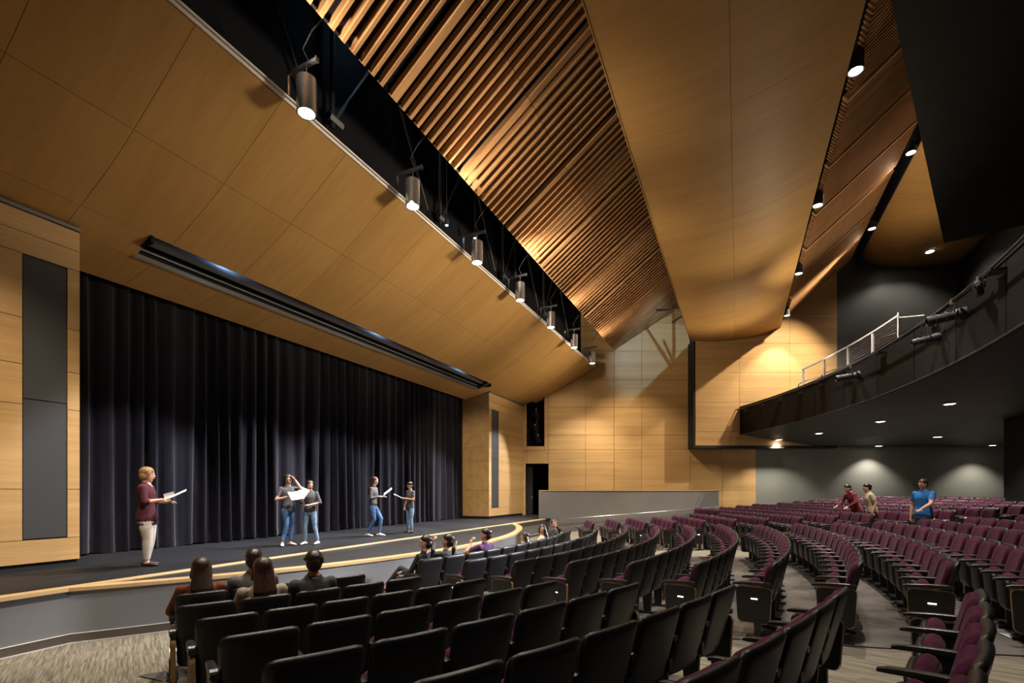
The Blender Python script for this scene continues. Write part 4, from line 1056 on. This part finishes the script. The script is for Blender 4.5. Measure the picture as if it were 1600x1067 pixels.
class Body:
    """shapes of one figure: lofts with a material tag, later fused into one continuous skin"""
    def __init__(s): s.v = []; s.f = []; s.t = []; s.tags = []
    def tagi(s, t):
        if t not in s.tags: s.tags.append(t)
        return s.tags.index(t)
    def loft(s, pts, rad, tg, xdir=(1, 0, 0), n=20, M=None, sub=3):
        """pts along a limb or trunk; rad = r or (rx, ry) at each; rounded ends"""
        P = [Vector(p) for p in pts]; Rr = [(r, r) if not isinstance(r, tuple) else r for r in rad]
        PP = []; RR = []
        for i in range(len(P) - 1):
            sub = max(2, int((P[i + 1] - P[i]).length / 0.014))
            for k in range(sub):
                t = k / sub; PP.append(P[i].lerp(P[i + 1], t)); RR.append((Rr[i][0] + (Rr[i + 1][0] - Rr[i][0]) * t, Rr[i][1] + (Rr[i + 1][1] - Rr[i][1]) * t))
        PP.append(P[-1]); RR.append(Rr[-1])
        # rounded caps
        d0 = (PP[0] - PP[1]).normalized(); d1 = (PP[-1] - PP[-2]).normalized(); m0 = min(RR[0]); m1 = min(RR[-1])
        PP = [PP[0] + d0 * m0 * 0.8, PP[0] + d0 * m0 * 0.5] + PP + [PP[-1] + d1 * m1 * 0.5, PP[-1] + d1 * m1 * 0.8]
        RR = [(RR[0][0] * 0.35, RR[0][1] * 0.35), (RR[0][0] * 0.8, RR[0][1] * 0.8)] + RR + [(RR[-1][0] * 0.8, RR[-1][1] * 0.8), (RR[-1][0] * 0.35, RR[-1][1] * 0.35)]
        base = len(s.v); ti = s.tagi(tg)
        for i, p in enumerate(PP):
            t = (PP[min(i + 1, len(PP) - 1)] - PP[max(i - 1, 0)]).normalized()
            a = Vector(xdir) - t * Vector(xdir).dot(t)
            if a.length < 1e-3: a = t.orthogonal()
            a.normalize(); b = t.cross(a)
            for k in range(n):
                th = 2 * math.pi * k / n
                q = p + a * math.cos(th) * RR[i][0] + b * math.sin(th) * RR[i][1]
                s.v.append(M @ q if M else q); s.t.append(ti)
        for i in range(len(PP) - 1):
            for k in range(n):
                k2 = (k + 1) % n
                s.f.append((base + i * n + k, base + i * n + k2, base + (i + 1) * n + k2, base + (i + 1) * n + k))
        s.f.append(tuple(base + k for k in range(n))[::-1]); s.f.append(tuple(base + (len(PP) - 1) * n + k for k in range(n)))
    def ell(s, c, r, tg, M=None, n=14, m=10):
        b = MB(); b.ell((0, 0, 0), r, n, m); base = len(s.v); ti = s.tagi(tg)
        for v in b.v:
            q = Vector(c) + Vector(v); s.v.append(M @ q if M else q); s.t.append(ti)
        s.f += [tuple(base + i for i in f) for f in b.f]
    def fuse(s, voxel, smooth=3):
        me = D.meshes.new('tmp'); me.from_pydata([tuple(v) for v in s.v], [], s.f); me.update()
        o = D.objects.new('tmp', me); COL.objects.link(o)
        md = o.modifiers.new('r', 'REMESH'); md.mode = 'VOXEL'; md.voxel_size = voxel; md.adaptivity = 0
        dg = bpy.context.evaluated_depsgraph_get(); ev = o.evaluated_get(dg)
        out = D.meshes.new_from_object(ev)
        D.objects.remove(o); D.meshes.remove(me)
        bm = bmesh.new(); bm.from_mesh(out)
        for _ in range(smooth): bmesh.ops.smooth_vert(bm, verts=bm.verts, factor=0.5, use_axis_x=True, use_axis_y=True, use_axis_z=True)
        kd = kdtree.KDTree(len(s.v))
        for i, v in enumerate(s.v): kd.insert(v, i)
        kd.balance()
        vt = {}
        prio = s.tagi(s.over) if getattr(s, 'over', None) in s.tags else -1
        for v in bm.verts:
            if prio < 0: vt[v.index] = s.t[kd.find(v.co)[1]]; continue
            near = kd.find_n(v.co, 10); best = s.t[near[0][1]]
            if any(s.t[i] == prio and d < near[0][2] + 0.022 for _, i, d in near) and best == s.tagi(s.low): best = prio
            vt[v.index] = best
        bm.faces.ensure_lookup_table()
        for f in bm.faces:
            c = [vt[v.index] for v in f.verts]; f.material_index = max(set(c), key=c.count); f.smooth = True
        out.materials.clear()
        for t in s.tags: out.materials.append(MATS[t])
        bm.to_mesh(out); bm.free()
        return out

def finger_set(b, wrist, d, nrm, side, sk, s, curl=0.55):
    """palm, four unequal bent fingers and a thumb; d = direction of the hand, nrm = out of the back of the hand, side = +1/-1 for the thumb"""
    d = d.normalized(); nrm = (nrm - d * nrm.dot(d)).normalized(); x = d.cross(nrm) * side
    K = wrist + d * 0.085 * s
    b.loft([wrist, wrist + d * 0.045 * s, K], [(0.028 * s, 0.017 * s), (0.038 * s, 0.016 * s), (0.036 * s, 0.013 * s)], sk, xdir=x, n=10)
    fing = []
    for k, (o, L) in enumerate(((0.030, 0.068), (0.010, 0.078), (-0.010, 0.073), (-0.029, 0.058))):
        p0 = K + x * o * s - d * 0.008 * s; d1 = (d - nrm * curl * 0.5).normalized(); d2 = (d - nrm * curl * 1.8).normalized()
        p1 = p0 + d1 * L * 0.5 * s; p2 = p1 + d2 * L * 0.5 * s
        fing.append(([p0, p1, p2], [0.0092 * s, 0.0085 * s, 0.0068 * s]))
    p0 = wrist + d * 0.030 * s + x * 0.028 * s; p1 = p0 + (d * 0.6 + x * 0.75 - nrm * 0.25).normalized() * 0.035 * s; p2 = p1 + (d * 0.9 + x * 0.2 - nrm * 0.5).normalized() * 0.032 * s
    fing.append(([p0, p1, p2], [0.0115 * s, 0.0100 * s, 0.0075 * s]))
    return fing

def person(label, loc, rz, H, top, legs_mat, shoe, skin, hair, hair_kind, sleeve='short', pelvis=None, lean_=0.0, twist=0.0, legs=None, arms=None, head=(0, 0, 0),
           hem=0.90, build=1.0, group=None, voxel=0.012, glasses=False, legw=1.0, neck='round'):
    """one figure facing +y in its own frame. legs: [(knee, ankle, toe direction)] right then left; arms: [(elbow, wrist, hand direction)] in metres for a 1.70 m body"""
    s = H / 1.70
    B = Body(); V = Vector
    pz = pelvis if pelvis is not None else 0.90
    Tm = Matrix.Translation((0, 0, pz)) @ Matrix.Rotation(lean_, 4, 'X') @ Matrix.Rotation(twist, 4, 'Z') @ Matrix.Translation((0, 0, -0.92))
    w = build
    # trunk: trousers below, top above with its hem a little proud
    ptop = min(max(hem, 0.86) + 0.015, 0.985)
    B.loft([(0, 0, 0.83), (0, 0, 0.86), (0, 0, ptop)], [(0.148 * w, 0.098 * w), (0.155 * w, 0.106 * w), (0.150 * w, 0.104 * w)], legs_mat, M=Tm)
    tz = [(hem, 0.170 if hem > 0.85 else 0.192, 0.120 if hem > 0.85 else 0.140), (0.88, 0.184, 0.132), (0.97, 0.164, 0.116), (1.06, 0.140, 0.102), (1.16, 0.148, 0.110), (1.26, 0.168, 0.120), (1.33, 0.176, 0.110), (1.39, 0.150, 0.085), (1.425, 0.095, 0.068)]
    tz = [t for t in tz if t[0] >= hem - 1e-6 and not (t[0] == 0.88 and hem > 0.85)]
    B.loft([(0, -0.008 if z > 1.3 else 0, z) for z, _, _ in tz], [(a * w, b_ * w) for _, a, b_ in tz], top, M=Tm)
    B.loft([(0, -0.012, 1.42), (0, 0.0, 1.50), (0, 0.012, 1.54)], [0.055, 0.050, 0.052], skin, M=Tm)
    if neck == 'wide': B.loft([(0, 0.015, 1.40), (0, 0.0, 1.44)], [(0.085, 0.06), (0.06, 0.052)], skin, M=Tm)
    sh = [Tm @ V((sx * 0.165 * w, -0.01, 1.375)) for sx in (1, -1)]
    hips = [Tm @ V((sx * 0.088 * w, 0, 0.87)) for sx in (1, -1)]
    # legs
    if legs is None: legs = [((0.095, 0.01, 0.48), (0.10, -0.01, 0.085), (0.15, 1, 0)), ((-0.095, 0.01, 0.48), (-0.10, -0.01, 0.085), (-0.15, 1, 0))]
    for hp, (kn, an, toe) in zip(hips, legs):
        kn, an, toe = V(kn), V(an), V(toe).normalized()
        fw_ = V((0, 1, 0))
        B.loft([hp, hp.lerp(kn, 0.5), kn], [0.088 * w, 0.078 * w * legw, 0.058 * w * legw], legs_mat)
        sh_ = an + (kn - an).normalized() * 0.045
        B.loft([kn, kn.lerp(sh_, 0.35), sh_], [0.057 * w * legw, 0.056 * w * legw, 0.043 * legw], legs_mat)
        B.loft([an + (kn - an).normalized() * 0.03, an - V((0, 0, 0.02))], [0.035, 0.036], skin)
        sx = toe.cross(V((0, 0, 1)))
        z0 = an.z - 0.085
        B.loft([V((an.x, an.y, 0)) - toe * 0.055 + V((0, 0, z0 + 0.038)), V((an.x, an.y, 0)) + toe * 0.05 + V((0, 0, z0 + 0.040)), V((an.x, an.y, 0)) + toe * 0.135 + V((0, 0, z0 + 0.028)), V((an.x, an.y, 0)) + toe * 0.175 + V((0, 0, z0 + 0.022))],
               [(0.034, 0.034), (0.042, 0.038), (0.043, 0.026), (0.028, 0.018)], shoe, xdir=sx)
    # arms and hands
    if arms is None: arms = [((0.23, -0.02, 1.10), (0.24, 0.06, 0.86), (0, 0.1, -1)), ((-0.23, -0.02, 1.10), (-0.24, 0.06, 0.86), (0, 0.1, -1))]
    FG = []
    for k, (sp, (el, wr, hd)) in enumerate(zip(sh, arms)):
        el, wr, hd = V(el), V(wr), V(hd)
        up = [sp, sp.lerp(el, 0.5), el]; fo = [el, el.lerp(wr, 0.4), wr]
        B.loft([sp, sp.lerp(el, 0.12)], [0.062 * w, 0.060 * w], top)
        if sleeve == 'short':
            B.loft([sp, sp.lerp(el, 0.58)], [0.060 * w, 0.056 * w], top); B.loft([sp.lerp(el, 0.5), el], [0.043 * w, 0.040 * w], skin); B.loft(fo, [0.040 * w, 0.038 * w, 0.027], skin)
        elif sleeve == 'three':
            B.loft(up, [0.058 * w, 0.052 * w, 0.050 * w], top); B.loft([el, el.lerp(wr, 0.25)], [0.048 * w, 0.045 * w], top); B.loft([el.lerp(wr, 0.2), el.lerp(wr, 0.5), wr], [0.038, 0.036, 0.027], skin)
        else:
            B.loft(up, [0.060 * w, 0.053 * w, 0.047 * w], top); B.loft([el, el.lerp(wr, 0.4), el.lerp(wr, 0.93)], [0.047 * w, 0.043 * w, 0.034], top); B.loft([el.lerp(wr, 0.9), wr], [0.028, 0.027], skin)
        nr = V((1 if k == 0 else -1, 0.1, 0.25)) if abs(hd.normalized().z) > 0.5 else V((0.15 if k == 0 else -0.15, 0, 1))
        FG += finger_set(B, wr, hd, nr, 1 if k == 0 else -1, skin, 1.0)
    # head
    hc = Tm @ V((0, 0.018, 1.585))
    Hm = Matrix.Translation(hc) @ Matrix.Rotation(head[0] + twist, 4, 'Z') @ Matrix.Rotation(head[1] + lean_ * 0.3, 4, 'X') @ Matrix.Rotation(head[2], 4, 'Y')
    hp_ = [(-0.108, 0.050, 0.022, 0.022), (-0.088, 0.036, 0.044, 0.052), (-0.055, 0.020, 0.060, 0.076), (-0.015, 0.006, 0.069, 0.091), (0.03, -0.002, 0.073, 0.096), (0.07, -0.006, 0.067, 0.087), (0.098, -0.008, 0.045, 0.060)]
    B.loft([(0, y, z) for z, y, _, _ in hp_], [(a, b_) for _, _, a, b_ in hp_], skin, M=Hm, n=18)
    B.loft([(0, 0.088, 0.012), (0, 0.104, -0.022), (0, 0.098, -0.034)], [0.009, 0.014, 0.012], skin, M=Hm, n=8)
    for sx in (1, -1): B.ell((sx * 0.073, -0.006, -0.008), (0.011, 0.02, 0.031), skin, M=Hm)
    B.over, B.low = top, legs_mat
    me = B.fuse(voxel)
    # fingers and the features of the face stay crisp
    ex = MB(); tags = list(B.tags)
    def slot(t):
        if t not in tags: tags.append(t); me.materials.append(MATS[t])
        return tags.index(t)
    for pts, rr in FG: ex.tube([pts[0], pts[0].lerp(pts[1], 0.5), pts[1], pts[2]], [rr[0], rr[0], rr[1], rr[2]], 7, slot(skin))
    R3 = Hm.to_3x3()
    for sx in (1, -1):
        ex.ell(Hm @ V((sx * 0.030, 0.086, 0.008)), (0.012, 0.006, 0.0065), 8, 6, R3, slot('eye_dark'))
        ex.ell(Hm @ V((sx * 0.031, 0.089, 0.030)), (0.020, 0.006, 0.0035), 8, 5, R3, slot(hair))
        if glasses:
            c = Hm @ V((sx * 0.033, 0.104, 0.006)); rg = [c + R3 @ V((0.024 * math.cos(t), 0, 0.018 * math.sin(t))) for t in np.linspace(0, 2 * math.pi, 15)]
            ex.tube(rg, 0.0025, 5, slot('eye_dark'), caps=False)
    ex.ell(Hm @ V((0, 0.090, -0.056)), (0.024, 0.007, 0.0075), 8, 6, R3, slot('lip'))
    bm = bmesh.new(); bm.from_mesh(me)
    vv = [bm.verts.new(v) for v in ex.v]
    for f, mi in zip(ex.f, ex.m):
        try: q = bm.faces.new([vv[i] for i in f]); q.material_index = mi; q.smooth = True
        except ValueError: pass
    bm.to_mesh(me); bm.free()
    me.name = 'person'
    o = link('person', me); o.location = loc; o.rotation_euler = (0, 0, rz); o.scale = (s, s, s)
    tag(o, label, 'person', group)
    # hair: a cap that leaves the face free, then its lengths
    hb = Body()
    if hair_kind in ('short', 'curly'):
        hb.ell((0, -0.020, 0.060), (0.086, 0.107, 0.080), hair, M=Hm, n=18, m=14); hb.ell((0, -0.044, 0.0), (0.082, 0.076, 0.090), hair, M=Hm)
        if hair_kind == 'curly':
            rr = random.Random(5)
            for _ in range(46):
                a, e_ = rr.uniform(0, 6.28), rr.uniform(-0.25, 1.4)
                d = V((math.cos(a) * math.cos(e_), math.sin(a) * math.cos(e_) , math.sin(e_)))
                if d.y > 0.45 and d.z < 0.55: continue
                hb.ell((d.x * 0.082, -0.018 + d.y * 0.098, 0.03 + d.z * 0.09), (0.024, 0.024, 0.022), hair, M=Hm, n=8, m=6)
    elif hair_kind == 'bob':
        hb.ell((0, -0.018, 0.060), (0.094, 0.111, 0.086), hair, M=Hm, n=18, m=14); hb.ell((0, -0.046, -0.015), (0.094, 0.084, 0.095), hair, M=Hm)
        for sx in (1, -1): hb.loft([(sx * 0.055, 0.05, 0.09), (sx * 0.078, 0.035, 0.03), (sx * 0.080, 0.0, -0.05)], [0.022, 0.024, 0.016], hair, M=Hm, n=8)
    else:
        hb.ell((0, -0.024, 0.060), (0.089, 0.105, 0.080), hair, M=Hm, n=18, m=14); hb.ell((0, -0.044, -0.01), (0.088, 0.080, 0.098), hair, M=Hm)
        if hair_kind == 'long':
            for sx in (1, -1): hb.loft([(sx * 0.05, 0.045, 0.085), (sx * 0.078, 0.02, 0.02), (sx * 0.083, -0.02, -0.08)], [0.020, 0.024, 0.03], hair, M=Hm, n=8)
            Q = Tm.to_3x3()
            hb.loft([hc + V((0, -0.05, 0.02)), hc + V((0, -0.085, -0.09)), hc + V((0, -0.12, -0.20)) - Q @ V((0, 0.01, 0)), hc + Q @ V((0, -0.155, -0.36))], [(0.084, 0.055), (0.098, 0.052), (0.112, 0.042), (0.090, 0.022)], hair)
        elif hair_kind == 'tail':
            hb.loft([Hm @ V((0, -0.105, 0.04)), Hm @ V((0, -0.145, 0.01)), hc + V((0, -0.16, -0.12)), hc + V((0, -0.135, -0.26))], [0.026, 0.036, 0.040, 0.022], hair)
    hm = hb.fuse(0.009, 2); hm.name = 'hair'
    link('hair', hm, o)
    return o

def sheet_of_paper(label, ctr, normal, up, w_=0.21, h_=0.29, bend=0.02, mat='paper', n=6):
    """a slightly curved sheet held in a hand"""
    nrm = Vector(normal).normalized(); u = Vector(up); u = (u - nrm * u.dot(nrm)).normalized(); x = u.cross(nrm)
    m = MB(); vs = []
    for s_ in (0, 0.002):
        for j in range(n + 1):
            for i in range(n + 1):
                a, b_ = i / n - 0.5, j / n - 0.5
                vs.append(Vector(ctr) + x * a * w_ + u * b_ * h_ + nrm * (bend * 4 * a * a + s_))
    k = (n + 1) ** 2; fs = []
    for s_ in (0, 1):
        for j in range(n):
            for i in range(n):
                q = [s_ * k + j * (n + 1) + i, s_ * k + j * (n + 1) + i + 1, s_ * k + (j + 1) * (n + 1) + i + 1, s_ * k + (j + 1) * (n + 1) + i]
                fs.append(q if s_ else q[::-1])
    m.add(vs, fs); o = m.build('script_page', mat, smooth=True); tag(o, label, 'paper', 'script pages held on stage'); return o
def in_frame(loc, rz, s, p): return Vector(loc) + Matrix.Rotation(rz, 3, 'Z') @ (Vector(p) * s)

# --- on the stage
def st_loc(px, py): Z = FPX * (EYE - STZ) / (py - 767); p = world_pt(px, py, Z); return (p.x, p.y, STZ + 0.004)
# the reader by the pier, turned to the others
L = st_loc(229, 884.5); rz = R_(-135); s = 1.68 / 1.7
person('person in maroon sweater and white trousers holding pages, standing near the pier', L, rz, 1.68, 'top_maroon', 'trousers_white', 'shoe_dark', 'skin_light', 'hair_blonde', 'bob', 'three',
       legs=[((0.085, 0.045, 0.48), (0.075, 0.02, 0.085), (0.1, 1, 0)), ((-0.085, 0.03, 0.48), (-0.09, -0.03, 0.085), (-0.2, 1, 0))],
       arms=[((0.20, 0.03, 1.10), (0.13, 0.26, 1.14), (-0.1, 1, 0.12)), ((-0.20, 0.05, 1.10), (-0.10, 0.27, 1.10), (0.1, 1, 0.1))], hem=0.82, build=1.1, legw=1.2, head=(R_(4), R_(0), 0), neck='wide')
sheet_of_paper('white pages held out by the person in maroon', in_frame(L, rz, s, (0.03, 0.46, 1.22)), Matrix.Rotation(rz, 3, 'Z') @ Vector((0.25, -0.45, 0.85)), Matrix.Rotation(rz, 3, 'Z') @ Vector((0, 1, 0.5)), 0.22, 0.29, 0.015)
sheet_of_paper('small second page above the hand of the person in maroon', in_frame(L, rz, s, (0.10, 0.36, 1.205)), Matrix.Rotation(rz, 3, 'Z') @ Vector((0.9, -0.2, 0.5)), Matrix.Rotation(rz, 3, 'Z') @ Vector((0, 1, 0.3)), 0.11, 0.16, 0.02)
# the two who stand close together, facing the house
L = st_loc(450, 852.5); rz = R_(162); s = 1.67 / 1.7
person('person in grey t-shirt and blue jeans, one hand raised to the forehead', L, rz, 1.67, 'top_grey', 'jeans_blue', 'shoe_pink', 'skin_light', 'hair_dark', 'long', 'short',
       legs=[((0.055, 0.05, 0.49), (0.16, 0.06, 0.085), (0.35, 1, 0)), ((-0.075, 0.03, 0.48), (-0.06, -0.02, 0.085), (-0.45, 1, 0))],
       arms=[((0.27, -0.01, 1.09), (0.08, 0.22, 1.16), (-0.9, 0.4, 0.15)), ((-0.25, 0.17, 1.33), (-0.105, 0.16, 1.55), (0.45, -0.35, 0.75))], hem=0.95, build=0.93, head=(R_(-18), R_(-16), R_(6)))
sheet_of_paper('white script page held by the person with a hand on the forehead', in_frame(L, rz, s, (-0.06, 0.30, 1.19)), Matrix.Rotation(rz, 3, 'Z') @ Vector((0.1, 0.75, 0.66)), Matrix.Rotation(rz, 3, 'Z') @ Vector((0.1, -0.6, 0.8)), 0.30, 0.24, 0.015)
L2 = st_loc(484.5, 850.5); rz2 = R_(128); s2 = 1.53 / 1.7
person('person in grey sweater and faded jeans, one arm across the waist', L2, rz2, 1.53, 'top_grey', 'jeans_pale', 'shoe_white', 'skin_light', 'hair_dark', 'long', 'three',
       legs=[((0.11, 0.04, 0.49), (0.12, 0.03, 0.085), (0.5, 1, 0)), ((-0.115, 0.03, 0.48), (-0.20, 0.03, 0.085), (0.35, 1, 0))],
       arms=[((0.21, 0.06, 1.10), (0.15, 0.20, 1.24), (0.1, 0.5, 0.85)), ((-0.26, 0.03, 1.10), (-0.03, 0.19, 1.05), (0.95, 0.2, 0))], hem=0.95, build=0.95, head=(R_(28), R_(-12), 0))
sheet_of_paper('white script page held upright by the person in faded jeans and grey sweater', in_frame(L2, rz2, s2, (0.13, 0.28, 1.36)), Matrix.Rotation(rz2, 3, 'Z') @ Vector((0.15, 0.85, 0.5)), Matrix.Rotation(rz2, 3, 'Z') @ Vector((-0.45, -0.3, 0.8)), 0.24, 0.27, 0.015)
# the pair facing each other
L = st_loc(583, 838); rz = R_(-163); s = 1.68 / 1.7
person('person in long-sleeved grey sweater and blue jeans stepping forward with a page', L, rz, 1.68, 'top_grey', 'jeans_blue', 'shoe_white', 'skin_light', 'hair_brown', 'long', 'long',
       legs=[((0.09, 0.08, 0.49), (0.10, -0.13, 0.09), (0.15, 1, 0)), ((-0.09, 0.20, 0.50), (-0.09, 0.14, 0.085), (-0.1, 1, 0))],
       arms=[((0.20, 0.02, 1.08), (0.10, 0.24, 1.13), (-0.2, 1, 0.15)), ((-0.20, 0.04, 1.08), (-0.06, 0.25, 1.13), (0.2, 1, 0.15))], hem=0.95, build=0.92, head=(R_(-10), R_(-8), 0), lean_=R_(-3))
sheet_of_paper('white script page held up by the person stepping forward', in_frame(L, rz, s, (0.02, 0.45, 1.26)), Matrix.Rotation(rz, 3, 'Z') @ Vector((0.45, -0.5, 0.7)), Matrix.Rotation(rz, 3, 'Z') @ Vector((0, 0.75, 0.66)), 0.22, 0.29, 0.015)
L = st_loc(641, 832.5); rz = R_(72); s = 1.56 / 1.7
person('person in grey t-shirt, faded jeans and glasses looking down at a page', L, rz, 1.56, 'top_grey', 'jeans_pale', 'shoe_dark', 'skin_tan', 'hair_dark', 'short', 'short',
       legs=[((0.10, 0.02, 0.48), (0.12, 0.0, 0.085), (0.25, 1, 0)), ((-0.10, 0.03, 0.48), (-0.12, 0.03, 0.085), (0.1, 1, 0))],
       arms=[((0.23, -0.02, 1.10), (0.24, 0.06, 0.88), (0, 0.1, -1)), ((-0.23, 0.03, 1.10), (-0.03, 0.24, 1.15), (0.35, 0.95, 0.1))], hem=0.86, build=0.97, legw=1.12, head=(R_(8), R_(-20), 0), glasses=True)
sheet_of_paper('white script page held low by the person with glasses', in_frame(L, rz, s, (0.03, 0.43, 1.20)), Matrix.Rotation(rz, 3, 'Z') @ Vector((-0.3, -0.35, 0.9)), Matrix.Rotation(rz, 3, 'Z') @ Vector((0.3, 0.9, 0.35)), 0.24, 0.29, 0.015)

# --- in the seats
CH = {(c['blk'], c['i'], c['k']): c for c in CHAIRS}
def seated(key, label, H, top, skin, hair, kind, sleeve='long', trousers='trousers_dark', arms=None, head=(0, 0, 0), legs=None, lean_=R_(10), build=1.0, turn=0.0, dz=0.0):
    c = CH[key]
    Mx = chair_matrix(c) @ Matrix.Translation((0, 0.30, 0))
    p = Mx.translation
    if legs is None: legs = [((0.11, 0.40, 0.50), (0.11, 0.46, 0.10), (0.1, 1, 0)), ((-0.11, 0.40, 0.50), (-0.11, 0.44, 0.10), (-0.1, 1, 0))]
    if arms is None: arms = [((0.25, 0.02, 0.66), (0.17, 0.24, 0.64), (-0.3, 1, -0.1)), ((-0.25, 0.02, 0.66), (-0.17, 0.24, 0.64), (0.3, 1, -0.1))]
    return person(label, (p.x, p.y, p.z + dz), c['t'] + turn, H, top, trousers, 'shoe_dark', skin, hair, kind, sleeve, pelvis=0.475, lean_=lean_, legs=legs, arms=arms, head=head, hem=0.90, build=build, group='audience in the seats', voxel=0.014)
seated(('left', 1, 0), 'seated person in a rust sweater, leftmost in the seats', 1.66, 'top_rust', 'skin_light', 'hair_ombre', 'long', head=(R_(-12), 0, 0), build=1.06,
       arms=[((0.25, 0.02, 0.68), (0.17, 0.24, 0.66), (-0.3, 1, -0.1)), ((-0.28, 0.0, 0.68), (-0.22, 0.22, 0.62), (0.3, 1, -0.1))])
seated(('left', 1, 1), 'seated person in a grey hooded sweater seen from behind', 1.74, 'top_hoodie', 'skin_light', 'hair_dark', 'short', head=(R_(-14), 0, 0), build=1.12)
seated(('left', 2, 1), 'seated person in a cream knit sweater seen from behind', 1.68, 'top_cream', 'skin_light', 'hair_brown', 'long', head=(R_(-8), 0, 0), build=1.05)
seated(('left', 2, 2), 'seated person in a charcoal shirt, head turned to the stage, seen from behind', 1.72, 'top_charcoal', 'skin_tan', 'hair_dark', 'curly', head=(R_(-10), 0, 0), build=1.08)
seated(('centre', 0, 0), 'seated person in black with crossed legs beside the aisle', 1.68, 'top_black', 'skin_light', 'hair_dark', 'tail', head=(R_(42), R_(-4), 0), turn=R_(14),
       legs=[((0.02, 0.44, 0.66), (-0.16, 0.62, 0.36), (-0.3, 1, 0)), ((-0.10, 0.40, 0.50), (-0.06, 0.46, 0.10), (-0.1, 1, 0))], build=0.95)
seated(('centre', 0, 1), 'seated person in a grey t-shirt raising a hand to the face', 1.66, 'top_grey', 'skin_tan', 'hair_dark', 'tail', 'short', head=(R_(34), 0, 0),
       arms=[((0.25, 0.02, 0.68), (0.15, 0.22, 0.68), (-0.3, 1, -0.1)), ((-0.30, 0.18, 0.88), (-0.13, 0.16, 1.09), (0.3, -0.2, 0.9))])
seated(('centre', 0, 3), 'seated person in a purple t-shirt with a hand at the chin', 1.70, 'top_purple', 'skin_tan', 'hair_dark', 'short', 'short', head=(R_(34), 0, 0), build=1.05,
       arms=[((0.25, 0.02, 0.68), (0.15, 0.22, 0.68), (-0.3, 1, -0.1)), ((-0.25, 0.20, 0.80), (-0.08, 0.20, 0.96), (0.3, -0.2, 0.9))])
seated(('centre', 0, 6), 'seated person slumped low, little more than the head above the seat', 1.45, 'top_beige', 'skin_tan', 'hair_dark', 'long', head=(R_(30), 0, 0))
seated(('centre', 0, 8), 'seated person in a pale sweater looking sideways along the front row', 1.58, 'top_beige', 'skin_tan', 'hair_dark', 'long', head=(R_(80), 0, 0), turn=R_(22), dz=0.0)
seated(('centre', 0, 10), 'seated person in a black t-shirt, hand before the mouth', 1.66, 'top_black', 'skin_tan', 'hair_brown', 'tail', 'short', head=(R_(78), 0, 0), turn=R_(30),
       arms=[((0.22, 0.12, 0.80), (0.04, 0.20, 0.96), (-0.3, -0.1, 0.9)), ((-0.25, 0.10, 0.72), (-0.05, 0.22, 0.86), (0.5, 0.1, 0.8))])

# --- walking between the rows at the back
def walk_loc(px, r, Zg=13):
    t = (px - 800) / FPX; d = F + RT * t
    a = d.dot(d); b_ = 2 * (d.x * -CX + d.y * -CY); c = CX * CX + CY * CY - r * r
    Z = (-b_ + math.sqrt(b_ * b_ - 4 * a * c)) / (2 * a); p = d * Z
    return (p.x, p.y, fz(p.x, p.y) + 0.012)
rw = R1 + DR * 11 - 0.28
person('bent-over person in a dark red top walking between the rear rows', walk_loc(1338, rw + 0.02), R_(32), 1.74, 'top_red', 'trousers_dark', 'shoe_dark', 'skin_light', 'hair_dark', 'short', 'long', lean_=R_(-24), head=(R_(10), R_(-8), 0),
       arms=[((0.25, 0.25, 1.10), (0.20, 0.45, 0.98), (0, 1, -0.4)), ((-0.25, 0.25, 1.10), (-0.2, 0.47, 0.96), (0, 1, -0.4))], group='people walking between the rear rows')
person('person in a cream top following the one in dark red', walk_loc(1363, rw + 0.02), R_(4), 1.70, 'top_beige', 'trousers_dark', 'shoe_dark', 'skin_light', 'hair_dark', 'short', 'short', lean_=R_(-10), build=1.05, head=(0, R_(-5), 0), group='people walking between the rear rows')
person('person in a bright blue t-shirt walking between the rear rows', walk_loc(1443, rw), R_(38), 1.76, 'top_blue', 'trousers_dark', 'shoe_dark', 'skin_light', 'hair_brown', 'short', 'short', build=1.15, head=(0, R_(-6), 0), glasses=True,
       arms=[((0.29, -0.06, 1.08), (0.30, -0.02, 0.82), (0, 0.2, -1)), ((-0.28, 0.16, 1.12), (-0.26, 0.42, 1.00), (0, 1, -0.3))], group='people walking between the rear rows')
